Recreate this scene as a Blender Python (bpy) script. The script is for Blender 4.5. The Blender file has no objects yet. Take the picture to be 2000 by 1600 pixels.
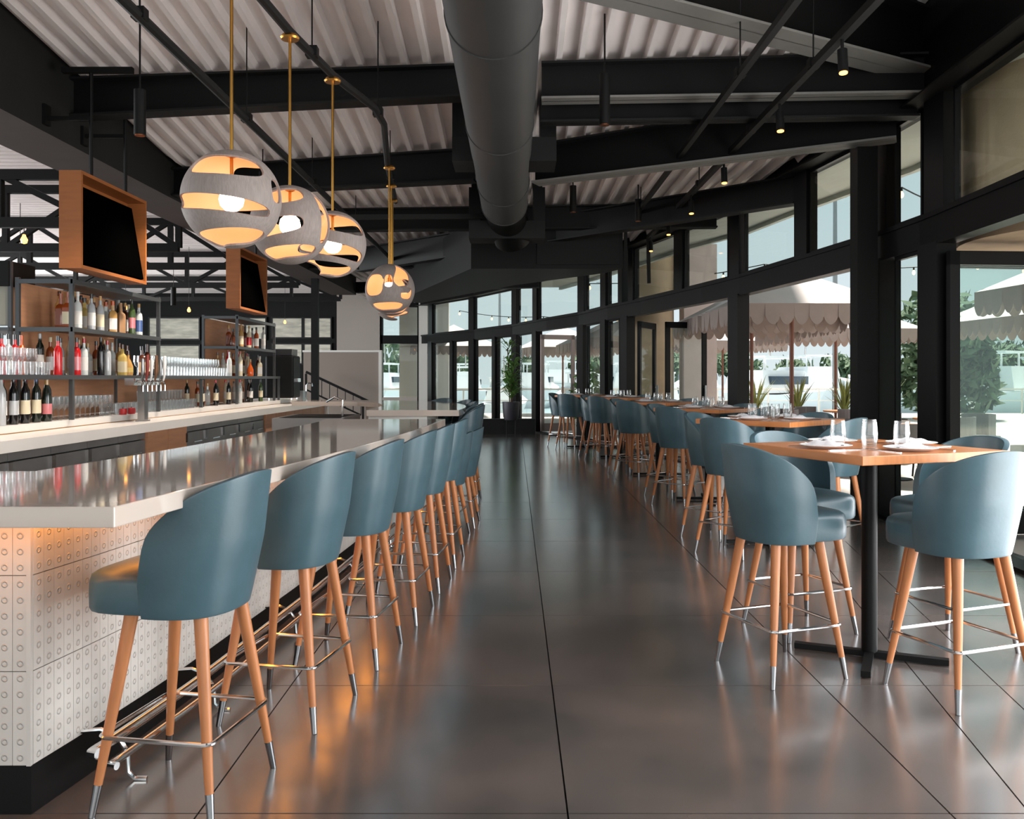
import bpy, bmesh, math, random
from mathutils import Vector, Matrix
R = math.radians
random.seed(7)
scene = bpy.context.scene
col = scene.collection

# ------------------------------------------------------------------ camera
cam_d = bpy.data.cameras.new('camera'); cam = bpy.data.objects.new('camera', cam_d); col.objects.link(cam)
cam.location = (0, 0, 1.4); cam.rotation_euler = (R(90), 0, 0)
cam_d.sensor_width = 36; cam_d.lens = 36*1765/2000
cam_d.shift_x = -4.5/2000; cam_d.shift_y = -62/2000
cam_d.clip_start = .05; cam_d.clip_end = 600
scene.camera = cam

# ------------------------------------------------------------------ world, sun, added fill lamps, exposure
world = bpy.data.worlds.new('sky'); scene.world = world; world.use_nodes = True
wn = world.node_tree.nodes; wl = world.node_tree.links; wn.clear()
wo = wn.new('ShaderNodeOutputWorld'); wb = wn.new('ShaderNodeBackground')
tc = wn.new('ShaderNodeTexCoord'); sx = wn.new('ShaderNodeSeparateXYZ'); wr = wn.new('ShaderNodeValToRGB')
wl.new(tc.outputs['Generated'], sx.inputs[0]); wl.new(sx.outputs['Z'], wr.inputs[0])
wr.color_ramp.elements[0].position = 0.0; wr.color_ramp.elements[0].color = (.50, .57, .59, 1)
wr.color_ramp.elements[1].position = .35; wr.color_ramp.elements[1].color = (.36, .46, .50, 1)
wl.new(wr.outputs[0], wb.inputs[0]); wb.inputs[1].default_value = 1.0
wl.new(wb.outputs[0], wo.inputs[0])

def light(kind, name, loc, rot, energy, color=(1, 1, 1), **kw):
    d = bpy.data.lights.new(name, kind); d.energy = energy; d.color = color
    for k, v in kw.items(): setattr(d, k, v)
    o = bpy.data.objects.new(name, d); col.objects.link(o); o.location = loc; o.rotation_euler = rot
    return o
light('SUN', 'sun', (0, 0, 20), Vector((-.12, -.38, -.92)).to_track_quat('-Z', 'Y').to_euler(), 8.0, (1, .95, .88), angle=R(6))
# added area fill standing in for unseen windows behind camera and beyond bar
light('AREA', 'rear_fill_light', (-.5, -3.4, 2.3), (R(122), 0, 0), 175, (1, .96, .92), shape='RECTANGLE', size=11, size_y=3.0)
light('AREA', 'left_fill_light', (-15.5, 14, 2.4), (R(90), 0, R(-90)), 1500, (.96, .98, 1), shape='RECTANGLE', size=20, size_y=3.0)

light('AREA', 'right_window_fill', (3.42, 3.75, 1.5), (R(90), 0, R(88)), 215, (.96, .98, 1), shape='RECTANGLE', size=4.3, size_y=2.9)  # added lamp boosting the daylight from the right-hand glazing
for k, (x_, y_) in enumerate([(-2.9, 5.2), (-2.9, 7.0), (-2.95, 8.8), (-2.95, 10.6), (-2.95, 12.6), (-2.95, 14.8)]):  # spots added to brighten the back bar; only some sit at cylinder lamps
    light('SPOT', 'back_bar_fill_spot', (x_, y_, 3.27), Vector((-.42, 0, -1)).to_track_quat('-Z', 'Y').to_euler(), 150, (1, .88, .76), spot_size=R(95), spot_blend=.8, shadow_soft_size=.06)
vs = scene.view_settings
vs.view_transform = 'Standard'; vs.look = 'None'; vs.gamma = 1; vs.use_curve_mapping = False; vs.exposure = .6
scene.display_settings.display_device = 'sRGB'
scene.cycles.use_denoising = True
scene.cycles.max_bounces = 8; scene.cycles.transparent_max_bounces = 24
scene.cycles.sample_clamp_indirect = 6

# ------------------------------------------------------------------ materials
def lin(c):
    return tuple((v/255/12.92 if v/255 <= .04045 else ((v/255+.055)/1.055)**2.4) for v in c) + (1,)
MATS = {}
def mat(name, rgb, rough=.5, metal=0, bump=0, bscale=30, var=0, vscale=6, stretch=None, spec=.5, emit=None, estr=0, coat=0, rand=0, sheen=0):
    if name in MATS: return MATS[name]
    m = bpy.data.materials.new(name); m.use_nodes = True; MATS[name] = m
    nt = m.node_tree; n = nt.nodes; l = nt.links; b = n['Principled BSDF']
    c = lin(rgb); b.inputs['Base Color'].default_value = c
    b.inputs['Roughness'].default_value = rough; b.inputs['Metallic'].default_value = metal
    b.inputs['Specular IOR Level'].default_value = spec
    b.inputs['Coat Weight'].default_value = coat; b.inputs['Coat Roughness'].default_value = .08
    if sheen: b.inputs['Sheen Weight'].default_value = sheen
    if emit: b.inputs['Emission Color'].default_value = lin(emit); b.inputs['Emission Strength'].default_value = estr
    if var or bump:
        t = n.new('ShaderNodeTexCoord'); mp = n.new('ShaderNodeMapping'); l.new(t.outputs['Object'], mp.inputs[0])
        if stretch: mp.inputs['Scale'].default_value = stretch
        src = mp.outputs[0]
    if var:
        no = n.new('ShaderNodeTexNoise'); no.inputs['Scale'].default_value = vscale; no.inputs['Detail'].default_value = 6
        l.new(src, no.inputs[0])
        r = n.new('ShaderNodeValToRGB'); r.color_ramp.elements[0].position = .3; r.color_ramp.elements[1].position = .7
        r.color_ramp.elements[0].color = tuple(v*(1-var) for v in c[:3])+(1,)
        r.color_ramp.elements[1].color = tuple(min(1, v*(1+var)) for v in c[:3])+(1,)
        l.new(no.outputs[0], r.inputs[0]); out = r.outputs[0]
        if rand:
            oi = n.new('ShaderNodeObjectInfo'); ml = n.new('ShaderNodeMath'); ml.operation = 'MULTIPLY_ADD'
            l.new(oi.outputs['Random'], ml.inputs[0]); ml.inputs[1].default_value = rand; ml.inputs[2].default_value = 1-rand/2
            mx = n.new('ShaderNodeVectorMath'); mx.operation = 'SCALE'; l.new(out, mx.inputs[0]); l.new(ml.outputs[0], mx.inputs['Scale'])
            out = mx.outputs[0]
        l.new(out, b.inputs['Base Color'])
    if bump:
        nb = n.new('ShaderNodeTexNoise'); nb.inputs['Scale'].default_value = bscale; nb.inputs['Detail'].default_value = 4; l.new(src, nb.inputs[0])
        bp = n.new('ShaderNodeBump'); bp.inputs['Strength'].default_value = bump; bp.inputs['Distance'].default_value = .01
        l.new(nb.outputs[0], bp.inputs['Height']); l.new(bp.outputs[0], b.inputs['Normal'])
    return m
def glass(name, tint=(1, 1, 1), edge=.5, body=0.0, bodycol=(255, 255, 255), rough=.02, power=4.0):
    if name in MATS: return MATS[name]
    m = bpy.data.materials.new(name); m.use_nodes = True; MATS[name] = m
    nt = m.node_tree; n = nt.nodes; l = nt.links; n.remove(n['Principled BSDF']); o = n['Material Output']
    tr = n.new('ShaderNodeBsdfTransparent'); tr.inputs[0].default_value = tuple(tint)+(1,)
    gl = n.new('ShaderNodeBsdfGlossy'); gl.inputs['Roughness'].default_value = rough
    lw = n.new('ShaderNodeLayerWeight'); lw.inputs[0].default_value = .5
    pw = n.new('ShaderNodeMath'); pw.operation = 'POWER'; l.new(lw.outputs['Facing'], pw.inputs[0]); pw.inputs[1].default_value = power
    ma = n.new('ShaderNodeMath'); ma.operation = 'MULTIPLY_ADD'; l.new(pw.outputs[0], ma.inputs[0]); ma.inputs[1].default_value = edge; ma.inputs[2].default_value = .035
    mx = n.new('ShaderNodeMixShader'); l.new(ma.outputs[0], mx.inputs[0]); l.new(tr.outputs[0], mx.inputs[1]); l.new(gl.outputs[0], mx.inputs[2])
    last = mx
    if body:
        df = n.new('ShaderNodeBsdfDiffuse'); df.inputs[0].default_value = lin(bodycol)
        m2 = n.new('ShaderNodeMixShader'); m2.inputs[0].default_value = body
        l.new(mx.outputs[0], m2.inputs[1]); l.new(df.outputs[0], m2.inputs[2]); last = m2
    l.new(last.outputs[0], o.inputs[0])
    return m
M = dict(
    black=mat('black_steel', (12, 12, 12), .5, 0, .05, 60, spec=.18),
    dark=mat('charcoal_paint', (22, 22, 22), .6, 0, .05, 40, spec=.2),
    soffit=mat('dark_soffit_plaster', (34, 34, 33), .8, 0, .1, 20, .08, 3, spec=.15),
    soffitb=mat('brown_soffit', (58, 46, 42), .8, 0, .1, 20, .08, 3),
    frame=mat('black_aluminium', (9, 9, 10), .4, 0, spec=.22),
    flange=mat('floor_lit_flange', (112, 110, 106), .55),  # lighter colour painted in for light bouncing up from the floor
    valance=mat('shade_toned_valance', (150, 136, 130), .85, 0, .1, 30, .06, 4),  # canvas darkened in its colour to stand for back-lit shade
    deck=mat('painted_deck', (238, 229, 226), .45, 0, .05, 15, .05, 2),
    stone=mat('white_quartz', (202, 188, 177), .05, 0, 0, 0, .025, 5, coat=.4),
    stonew=mat('white_back_counter', (236, 230, 224), .3, 0, 0, 0, .02, 5),
    kick=mat('black_kick_plate', (8, 8, 8), .5, spec=.2),
    wood=mat('oak_table', (190, 120, 70), .32, 0, .05, 20, .16, 3, (1, 14, 1)),
    leg=mat('beech_leg', (188, 120, 74), .38, 0, 0, 0, .12, 5, (8, 8, 1)),
    panelw=mat('walnut_panel', (206, 148, 110), .5, 0, 0, 0, .08, 3, (1, 1, 10)),
    tvwood=mat('television_case_wood', (150, 88, 42), .45, 0, 0, 0, .1, 4, (1, 1, 8)),
    blue=mat('blue_leather', (66, 91, 100), .36, 0, .04, 60, .16, 5),
    piping=mat('blue_piping', (92, 130, 143), .4),
    chrome=mat('polished_chrome', (225, 225, 225), .13, 1),
    steeld=mat('cooler_steel', (150, 147, 145), .42, .55, .03, 20, .12, 3),
    steel=mat('brushed_steel', (160, 160, 160), .3, 1, .03, 20, .08, 4, (20, 1, 1)),
    tip=mat('leg_ferrule', (150, 150, 152), .25, 1),
    brass=mat('aged_brass', (178, 130, 62), .3, 1),
    screen=mat('dark_screen', (2, 2, 2), .7, spec=.0),
    white=mat('white_porcelain', (240, 238, 236), .25),
    linen=mat('white_linen', (238, 235, 238), .85, 0, .2, 60),
    wall=mat('taupe_wall', (186, 176, 168), .8, 0, .04, 10),
    wall2=mat('grey_taupe_partition', (142, 130, 121), .8, 0, .04, 10),
    trim=mat('pale_trim', (225, 222, 216), .6),
    stucco=mat('tan_stucco', (176, 154, 128), .85, 0, .3, 60, .08, 4),
    pillar=mat('pale_stucco', (196, 180, 174), .85, 0, .3, 60, .05, 4),
    eave=mat('pale_eave', (196, 200, 192), .8, 0, .05, 8, .04, 2),
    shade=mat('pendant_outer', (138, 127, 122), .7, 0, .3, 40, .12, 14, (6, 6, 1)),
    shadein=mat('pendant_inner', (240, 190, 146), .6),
    bulb=mat('lit_globe', (255, 250, 240), .3, emit=(255, 226, 196), estr=6),
    spotlit=mat('lit_lens', (255, 180, 90), .3, emit=(255, 160, 70), estr=5),
    cord=mat('black_cord', (14, 14, 14), .6),
    canvas=mat('parasol_canvas', (205, 196, 192), .85, 0, .1, 30, .04, 3),
    pole=mat('brown_pole', (112, 66, 48), .5),
    tilewhite=None,
    hull=mat('boat_white', (244, 244, 244), .35),
    hulld=mat('boat_window', (50, 66, 80), .2),
    hulls=mat('boat_stripe', (70, 92, 120), .4),
    leaf=mat('green_leaf', (92, 130, 62), .5, 0, 0, 0, .3, 3),
    leafd=mat('olive_leaf', (120, 124, 62), .5, 0, 0, 0, .3, 3),
    tree=mat('tree_foliage', (92, 112, 84), .8, 0, .3, 4, .35, 1.5),
    bark=mat('bark', (84, 66, 50), .8),
    pot=mat('charcoal_pot', (52, 50, 58), .5),
    soil=mat('potting_soil', (48, 36, 28), .9),
    terrace=mat('terrace_paving', (200, 192, 184), .7, 0, .1, 20, .08, 1.2),
    water=mat('harbour_water', (150, 166, 172), .15, 0, .3, 3),
    dock=mat('dock_planks', (214, 208, 200), .7, 0, 0, 0, .1, 2),
    rattan=mat('terrace_seat_grey', (110, 104, 104), .7),
    red=mat('red_paint', (176, 28, 30), .4),
    copper=mat('copper', (180, 110, 70), .3, 1),
    winpat=mat('foliage_blind', (226, 222, 206), .7, 0, 0, 0, .25, 2.2, (1, 1, 5)),
    glass=glass('window_glass', (.93, .965, .95), .5, power=5),
    tumbler=glass('drinking_glass', (.97, .98, .98), .9, .015, power=1.7),
    glassrow=glass('bar_glass', (.95, .96, .96), .75, .04, (225, 230, 235), power=1.8),
)
def tile_material():
    m = mat('white_relief_tile', (206, 201, 195), .35, 0, 0, 0, .03, 8, rand=.08)
    n = m.node_tree.nodes; l = m.node_tree.links; b = n['Principled BSDF']
    # one raised ring every 5.1 cm up the tile: local x across, local z up
    t = n.new('ShaderNodeTexCoord'); s = n.new('ShaderNodeSeparateXYZ'); l.new(t.outputs['Object'], s.inputs[0])
    def mth(op, a, bb=None, c=None):
        k = n.new('ShaderNodeMath'); k.operation = op
        for i, v in enumerate((a, bb, c)):
            if v is None: continue
            if isinstance(v, (int, float)): k.inputs[i].default_value = v
            else: l.new(v, k.inputs[i])
        return k.outputs[0]
    zz = mth('DIVIDE', s.outputs['Z'], .0508); zf = mth('FRACT', zz); zc = mth('MULTIPLY', mth('SUBTRACT', zf, .5), .0508)
    d = mth('SQRT', mth('ADD', mth('MULTIPLY', zc, zc), mth('MULTIPLY', s.outputs['X'], s.outputs['X'])))
    ring = mth('SUBTRACT', 1, mth('MULTIPLY', mth('ABSOLUTE', mth('SUBTRACT', d, .0085)), 300)); ring = mth('MAXIMUM', ring, 0)
    bp = n.new('ShaderNodeBump'); bp.inputs['Strength'].default_value = 1; bp.inputs['Distance'].default_value = .0036
    l.new(ring, bp.inputs['Height']); l.new(bp.outputs[0], b.inputs['Normal'])
    return m
M['tilewhite'] = tile_material()
def floor_material():
    m = mat('polished_concrete_tile', (98, 88, 84), .2)
    n = m.node_tree.nodes; l = m.node_tree.links; b = n['Principled BSDF']
    g = n.new('ShaderNodeNewGeometry'); no = n.new('ShaderNodeTexNoise'); no.inputs['Scale'].default_value = 1.5; no.inputs['Detail'].default_value = 7; no.inputs['Roughness'].default_value = .5
    l.new(g.outputs['Position'], no.inputs[0])
    r = n.new('ShaderNodeValToRGB'); r.color_ramp.elements[0].position = .34; r.color_ramp.elements[1].position = .68
    r.color_ramp.elements[0].color = lin((78, 75, 73)); r.color_ramp.elements[1].color = lin((114, 101, 95)); l.new(no.outputs[0], r.inputs[0])
    l.new(r.outputs[0], b.inputs['Base Color'])
    r2 = n.new('ShaderNodeMapRange'); r2.inputs['To Min'].default_value = .17; r2.inputs['To Max'].default_value = .27
    n3 = n.new('ShaderNodeTexNoise'); n3.inputs['Scale'].default_value = 1.1; n3.inputs['Detail'].default_value = 2; l.new(g.outputs['Position'], n3.inputs[0])
    l.new(n3.outputs[0], r2.inputs['Value']); l.new(r2.outputs[0], b.inputs['Roughness'])
    b.inputs['Specular IOR Level'].default_value = 1.0; b.inputs['Coat Weight'].default_value = .8; b.inputs['Coat IOR'].default_value = 1.75; b.inputs['Coat Roughness'].default_value = .19
    return m
M['floor'] = floor_material()

# ------------------------------------------------------------------ mesh builder
class MB:
    def __init__(s): s.v = []; s.f = []; s.m = []
    def add(s, vs, fs, mi=0):
        o = len(s.v); s.v += [tuple(p) for p in vs]; s.f += [tuple(i+o for i in f) for f in fs]; s.m += [mi]*len(fs); return s
    def box(s, x0, x1, y0, y1, z0, z1, mi=0, mtx=None):
        vs = [Vector((x, y, z)) for x in (x0, x1) for y in (y0, y1) for z in (z0, z1)]
        if mtx: vs = [mtx @ p for p in vs]
        return s.add(vs, [(0, 1, 3, 2), (4, 6, 7, 5), (0, 4, 5, 1), (2, 3, 7, 6), (0, 2, 6, 4), (1, 5, 7, 3)], mi)
    def bar(s, a, b, w, h=None, mi=0):
        a = Vector(a); b = Vector(b); h = h or w; d = b-a; L = d.length
        up = Vector((0, 0, 1)) if abs(d.normalized().z) < .99 else Vector((0, 1, 0))
        x = d.cross(up).normalized(); z = x.cross(d).normalized()
        vs = [p+x*i*w/2+z*j*h/2 for p in (a, b) for i in (-1, 1) for j in (-1, 1)]
        return s.add(vs, [(0, 1, 3, 2), (4, 6, 7, 5), (0, 4, 5, 1), (2, 3, 7, 6), (0, 2, 6, 4), (1, 5, 7, 3)], mi)
    def tube(s, pts, r, n=10, mi=0, closed=False, cap=True):
        pts = [Vector(p) for p in pts]; K = len(pts); rs = r if isinstance(r, (list, tuple)) else [r]*K
        vs = []; x = None
        for i, p in enumerate(pts):
            d = (pts[(i+1) % K]-pts[i-1]) if closed else (pts[min(i+1, K-1)]-pts[max(i-1, 0)])
            d.normalize()
            if x is None: x = d.orthogonal().normalized()
            x = (x-d*x.dot(d)).normalized(); y = d.cross(x)
            vs += [p+(x*math.cos(2*math.pi*k/n)+y*math.sin(2*math.pi*k/n))*rs[i] for k in range(n)]
        fs = []
        for i in range(K if closed else K-1):
            j = (i+1) % K
            for k in range(n): fs.append((i*n+k, i*n+(k+1) % n, j*n+(k+1) % n, j*n+k))
        if cap and not closed: fs += [tuple(range(n))[::-1], tuple(range((K-1)*n, K*n))]
        return s.add(vs, fs, mi)
    def lathe(s, prof, n=24, c=(0, 0, 0), mi=0, sq=None):
        vs = []
        for r, z in prof:
            for k in range(n):
                a = 2*math.pi*k/n; cx, cy = math.cos(a), math.sin(a)
                if sq:
                    q = (abs(cx)**sq+abs(cy)**sq)**(-1/sq); cx *= q; cy *= q
                vs.append((c[0]+r*cx, c[1]+r*cy, c[2]+z))
        fs = [(i*n+k, i*n+(k+1) % n, (i+1)*n+(k+1) % n, (i+1)*n+k) for i in range(len(prof)-1) for k in range(n)]
        if prof[0][0] > 1e-4: fs.append(tuple(range(n))[::-1])
        if prof[-1][0] > 1e-4: fs.append(tuple(range((len(prof)-1)*n, len(prof)*n)))
        return s.add(vs, fs, mi)
    def prism(s, poly, z0, z1, mi=0):
        k = len(poly); vs = [(x, y, z0) for x, y in poly]+[(x, y, z1) for x, y in poly]
        return s.add(vs, [tuple(range(k))[::-1], tuple(range(k, 2*k))]+[(i, (i+1) % k, k+(i+1) % k, k+i) for i in range(k)], mi)
    def mesh(s, name, mats, smooth=False):
        me = bpy.data.meshes.new(name); me.from_pydata(s.v, [], s.f)
        for m in (mats if isinstance(mats, (list, tuple)) else [mats]): me.materials.append(m)
        if any(s.m): me.polygons.foreach_set('material_index', s.m)
        bm = bmesh.new(); bm.from_mesh(me); bmesh.ops.recalc_face_normals(bm, faces=bm.faces)
        if smooth:
            for f in bm.faces: f.smooth = True
            for e in bm.edges:
                if len(e.link_faces) == 2 and e.calc_face_angle(0) > R(38): e.smooth = False
        bm.to_mesh(me); bm.free(); return me
    def build(s, name, mats, parent=None, smooth=False, loc=None, rotz=0):
        o = bpy.data.objects.new(name, s.mesh(name, mats, smooth)); col.objects.link(o)
        if parent: o.parent = parent
        if loc: o.location = loc
        o.rotation_euler.z = rotz
        return o
def mobj(name, me, parent=None, loc=None, rotz=0):
    o = bpy.data.objects.new(name, me); col.objects.link(o)
    if parent: o.parent = parent
    if loc: o.location = loc
    o.rotation_euler.z = rotz; return o
def bevel(o, w=.004, seg=2):
    b = o.modifiers.new('bevel', 'BEVEL'); b.width = w; b.segments = seg; b.limit_method = 'ANGLE'; b.angle_limit = R(40)
    return o
def bake(o):
    dg = bpy.context.evaluated_depsgraph_get(); dg.update()
    me = bpy.data.meshes.new_from_object(o.evaluated_get(dg)); o.modifiers.clear(); o.data = me; return o
def thing(name, label, cat, loc=(0, 0, 0), rotz=0, group=None):
    o = bpy.data.objects.new(name, None); col.objects.link(o); o.location = loc; o.rotation_euler.z = rotz
    o.empty_display_size = .1; o['label'] = label; o['category'] = cat
    if group: o['group'] = group
    return o
def tag(o, label, cat, group=None):
    o['label'] = label; o['category'] = cat
    if group: o['group'] = group
    return o
def struct(o): o['kind'] = 'structure'; return o
def copy_tree(o, parent=None):
    c = o.copy(); col.objects.link(c); c.parent = parent
    for ch in o.children: copy_tree(ch, c)
    return c
def dup(o, loc, rotz, label, group=None):
    c = copy_tree(o); c.location = loc; c.rotation_euler.z = rotz; c['label'] = label
    if group: c['group'] = group
    return c
ORD = ['first', 'second', 'third', 'fourth', 'fifth', 'sixth', 'seventh', 'eighth', 'ninth', 'tenth', 'eleventh', 'twelfth', 'thirteenth', 'fourteenth', 'fifteenth', 'sixteenth', 'seventeenth', 'eighteenth', 'nineteenth', 'twentieth', 'twenty-first', 'twenty-second', 'twenty-third', 'twenty-fourth', 'twenty-fifth', 'twenty-sixth', 'twenty-seventh', 'twenty-eighth']
def lerp(a, b, t): return a+(b-a)*t
def interp(pts, t, key=1, val=0):
    for a, b in zip(pts, pts[1:]):
        if (a[key]-t)*(b[key]-t) <= 0 and a[key] != b[key]:
            return lerp(a[val], b[val], (t-a[key])/(b[key]-a[key]))
    return pts[0][val] if abs(t-pts[0][key]) < abs(t-pts[-1][key]) else pts[-1][val]
# ================================================================== FLOOR
WALL = [(3.2, -4), (3.45, 1.5), (3.6, 4.0), (3.72, 6.47), (3.78, 8.3), (3.74, 9.2), (3.60, 10.4), (3.28, 12.9), (3.02, 14.3), (2.42, 16.9), (1.96, 18.5), (1.52, 20.6), (.85, 22.4), (0, 25.2), (-1.17, 27.8), (-2.7, 30.4), (-3.3, 31.5)]
floor = struct(MB().prism([(x+.08, y) for x, y in WALL]+[(-16, 31.6), (-16, -4)], -.08, -.012).build('floor', M['kick']))
def wall_x(y): return interp(WALL, y)
def ftile(poly):
    m = MB(); cx = sum(p[0] for p in poly)/4; cy = sum(p[1] for p in poly)/4
    q = []
    for x, y in poly:
        dx, dy = x-cx, y-cy
        q.append((x-math.copysign(.003, dx), y-math.copysign(.003, dy)))
    m.prism(q, -.012, 0); m.build('floor_tile', M['floor'], floor)
ys = [2.918-1.21*5+1.207*k for k in range(0, 30)]
xs = [-1.016-1.2*k for k in range(10, 0, -1)]+[-1.016, .1715, 1.4]
for j in range(len(ys)-1):
    y0, y1 = ys[j], ys[j+1]
    for i in range(len(xs)-1):
        if xs[i+1] > wall_x(y1)+.9 or y0 > 31.5: continue
        ftile([(xs[i], y0), (xs[i+1], y0), (xs[i+1], y1), (xs[i], y1)])
    if y0 < 16:
        B = lambda y: 1.665+(y-2.95)*.174
        C = lambda y: B(y)+.335+.0
        if y0 < 7.5:
            ftile([(1.4, y0), (B(y0) if B(y0) > 1.45 else 1.45, y0), (max(B(y1), 1.45), y1), (1.4, y1)])
            ftile([(max(B(y0), 1.45), y0), (C(y0) if C(y0) > 1.5 else 1.5, y0), (max(C(y1), 1.5), y1), (max(B(y1), 1.45), y1)])
            ftile([(max(C(y0), 1.5), y0), (4.0, y0), (4.0, y1), (max(C(y1), 1.5), y1)])
        else:
            w = max(wall_x(y0), wall_x(y1))+.15
            ftile([(1.4, y0), (2.6, y0), (2.6, y1), (1.4, y1)])
            ftile([(2.6, y0), (max(w, 2.8), y0), (max(w, 2.8), y1), (2.6, y1)])
    elif y0 < 20:
        ftile([(1.4, y0), (2.6, y0), (2.6, y1), (1.4, y1)])

# ================================================================== CEILING
def roofz(y): return 4.0+.109*(10.9-y) if y < 10.9 else 4.0
ceiling = struct(MB().box(-4.7, -2.9, 30.9, 33, 4.2, 4.26).build('ceiling', M['dark']))
def ymax(x):
    if x > 3.75: return 8.4
    yy = 8.4
    for a, b in zip(WALL[4:], WALL[5:]):
        if min(a[0], b[0]) <= x <= max(a[0], b[0]): yy = lerp(a[1], b[1], (x-a[0])/(b[0]-a[0]))
    if x < -3.3: yy = 31.5
    return yy
P = .2032; x = -4.9
while x < 4.3:
    m = MB()
    for k in range(3):
        a = x+k*P
        prof = [(a, 0), (a+.05, 0), (a+.062, .085), (a+P-.012, .085), (a+P, 0)]
        y1 = ymax(a+P/2)+.05
        if a > 3.7: y1 = 8.4
        cuts = [-4, 10.9, y1] if y1 > 11 else [-4, y1]
        yb = 6.7+.534*(a-.97)
        if a > .2: cuts = [-4, yb+.12]+([yb+.12]+cuts[1:] if cuts[1] > yb else [])
        for c0, c1 in zip(cuts, cuts[1:]):
            if c1 <= c0: continue
            up_ = .45 if a > .2 and c1 <= yb+.13 else 0
            vs = [(px, c0, roofz(c0)+pz+up_) for px, pz in prof]+[(px, c1, roofz(c1)+pz+up_) for px, pz in prof]
            m.add(vs, [(i, i+1, 6+i, 5+i) for i in range(4)])
    m.build('deck_panel', M['deck'], ceiling); x += 3*P
y = 6.0                                    # the dining side beyond the dark beam: ribs run across
while y < 31:
    m = MB()
    for k in range(3):
        a = y+k*.2
        prof = [(a, 0), (a+.055, 0), (a+.075, .07), (a+.18, .07), (a+.2, 0)]
        vs = [(-16, py, 4.32+pz) for py, pz in prof]+[(-4.95, py, 4.32+pz) for py, pz in prof]
        m.add(vs, [(i, i+1, 6+i, 5+i) for i in range(4)])
    m.build('deck_panel', M['deck'], ceiling); y += .6
struct(MB().box(-16, 5, -4, 34, 5.9, 6.0).build('trim_roof_cap', M['dark']))

# long dark boxed beam over the back bar
bx = struct(MB().box(-4.85, -4.2, 1, 24, 3.60, 4.9).build('trim_boxed_beam', [M['soffit'], M['soffitb']]))
for p in bx.data.polygons:
    if p.normal.z < -.5: p.material_index = 1

def ibeam(name, a, b, z0a, z1a, z0b, z1b, w=.2, t=.02, label='', grp=None, fl='dark'):
    a = Vector((a[0], a[1], 0)); b = Vector((b[0], b[1], 0)); d = (b-a).normalized(); s = Vector((-d.y, d.x, 0))
    def plate(ws, f0, f1):
        vs = []
        for p, lo, hi in ((a, z0a, z1a), (b, z0b, z1b)):
            for i in (-1, 1):
                for z in (f0(lo, hi), f1(lo, hi)):
                    q = p+s*i*ws/2; vs.append((q.x, q.y, z))
        return MB().add(vs, [(0, 1, 3, 2), (4, 6, 7, 5), (0, 4, 5, 1), (2, 3, 7, 6), (0, 2, 6, 4), (1, 5, 7, 3)])
    th = thing(name, label, 'beam', (0, 0, 0), 0, grp)
    plate(.012, lambda l, h: l, lambda l, h: h).build('web', M['black'], th)
    plate(w, lambda l, h: l, lambda l, h: l+t).build('flange', M[fl], th)
    plate(w, lambda l, h: h-t, lambda l, h: h).build('flange', M['dark'], th)
    return th
g = 'steel roof beams'
ibeam('steel_beam', (-4.2, 8.62), (-.45, 8.33), 3.87, 4.24, 3.97, 4.27, label='black steel beam crossing above the three near pendants, nearest on the left', grp=g)
ibeam('steel_beam', (.25, 8.28), (3.7, 8.1), 3.93, 4.27, 3.93, 4.29, fl='flange', label='double flanged black beam right of the duct, above the track lights', grp=g)
ibeam('steel_beam', (.25, 8.55), (3.72, 8.35), 3.80, 4.05, 3.80, 4.05, .16, label='lower parallel black beam just under the double flanged beam', grp=g)
ibeam('steel_beam', (-4.2, 11.15), (-.45, 10.47), 3.63, 3.97, 3.67, 4.05, label='black beam behind the pendants, second from the camera on the left', grp=g)
ibeam('steel_beam', (.24, 10.28), (3.7, 8.75), 3.60, 4.03, 3.70, 4.2, .24, fl='flange', label='black beam slanting from the duct up to the wide glass wall post', grp=g)
ibeam('steel_beam', (3.85, 8.25), (.2, 6.3), 4.13, 4.66, 4.18, 4.9, .34, fl='flange', label='broad beam with floor-lit underside at the top right running toward the camera', grp=g)
ibeam('steel_beam', (-4.2, 13.8), (3.0, 13.4), 3.62, 3.95, 3.62, 3.98, label='third black beam across the room, behind the air duct frame', grp=g)
ibeam('steel_beam', (3.5, 11.2), (-3.0, 17.5), 3.55, 3.9, 3.45, 3.9, label='diagonal black beam crossing under the far deck', grp=g)
ibeam('steel_beam', (-4.2, 18.5), (2.0, 18.0), 3.62, 3.93, 3.62, 3.93, label='farthest black beam across the room, above the window doors', grp=g)
ibeam('steel_beam', (-4.2, 24), (.6, 22.6), 3.65, 3.93, 3.65, 3.93, .25, label='black beam closing the ceiling by the far window wall', grp=g)
for (ax, ay, az, bx_, by_, bz_, lb) in [(-2.9, 11.4, 3.42, .1, 12.4, 3.62, 'thin grey brace slanting up to the duct, behind the third pendant')]:
    tag(MB().bar((ax, ay, az), (bx_, by_, bz_), .06).build('brace_rod', M['dark']), lb, 'brace')

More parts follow.
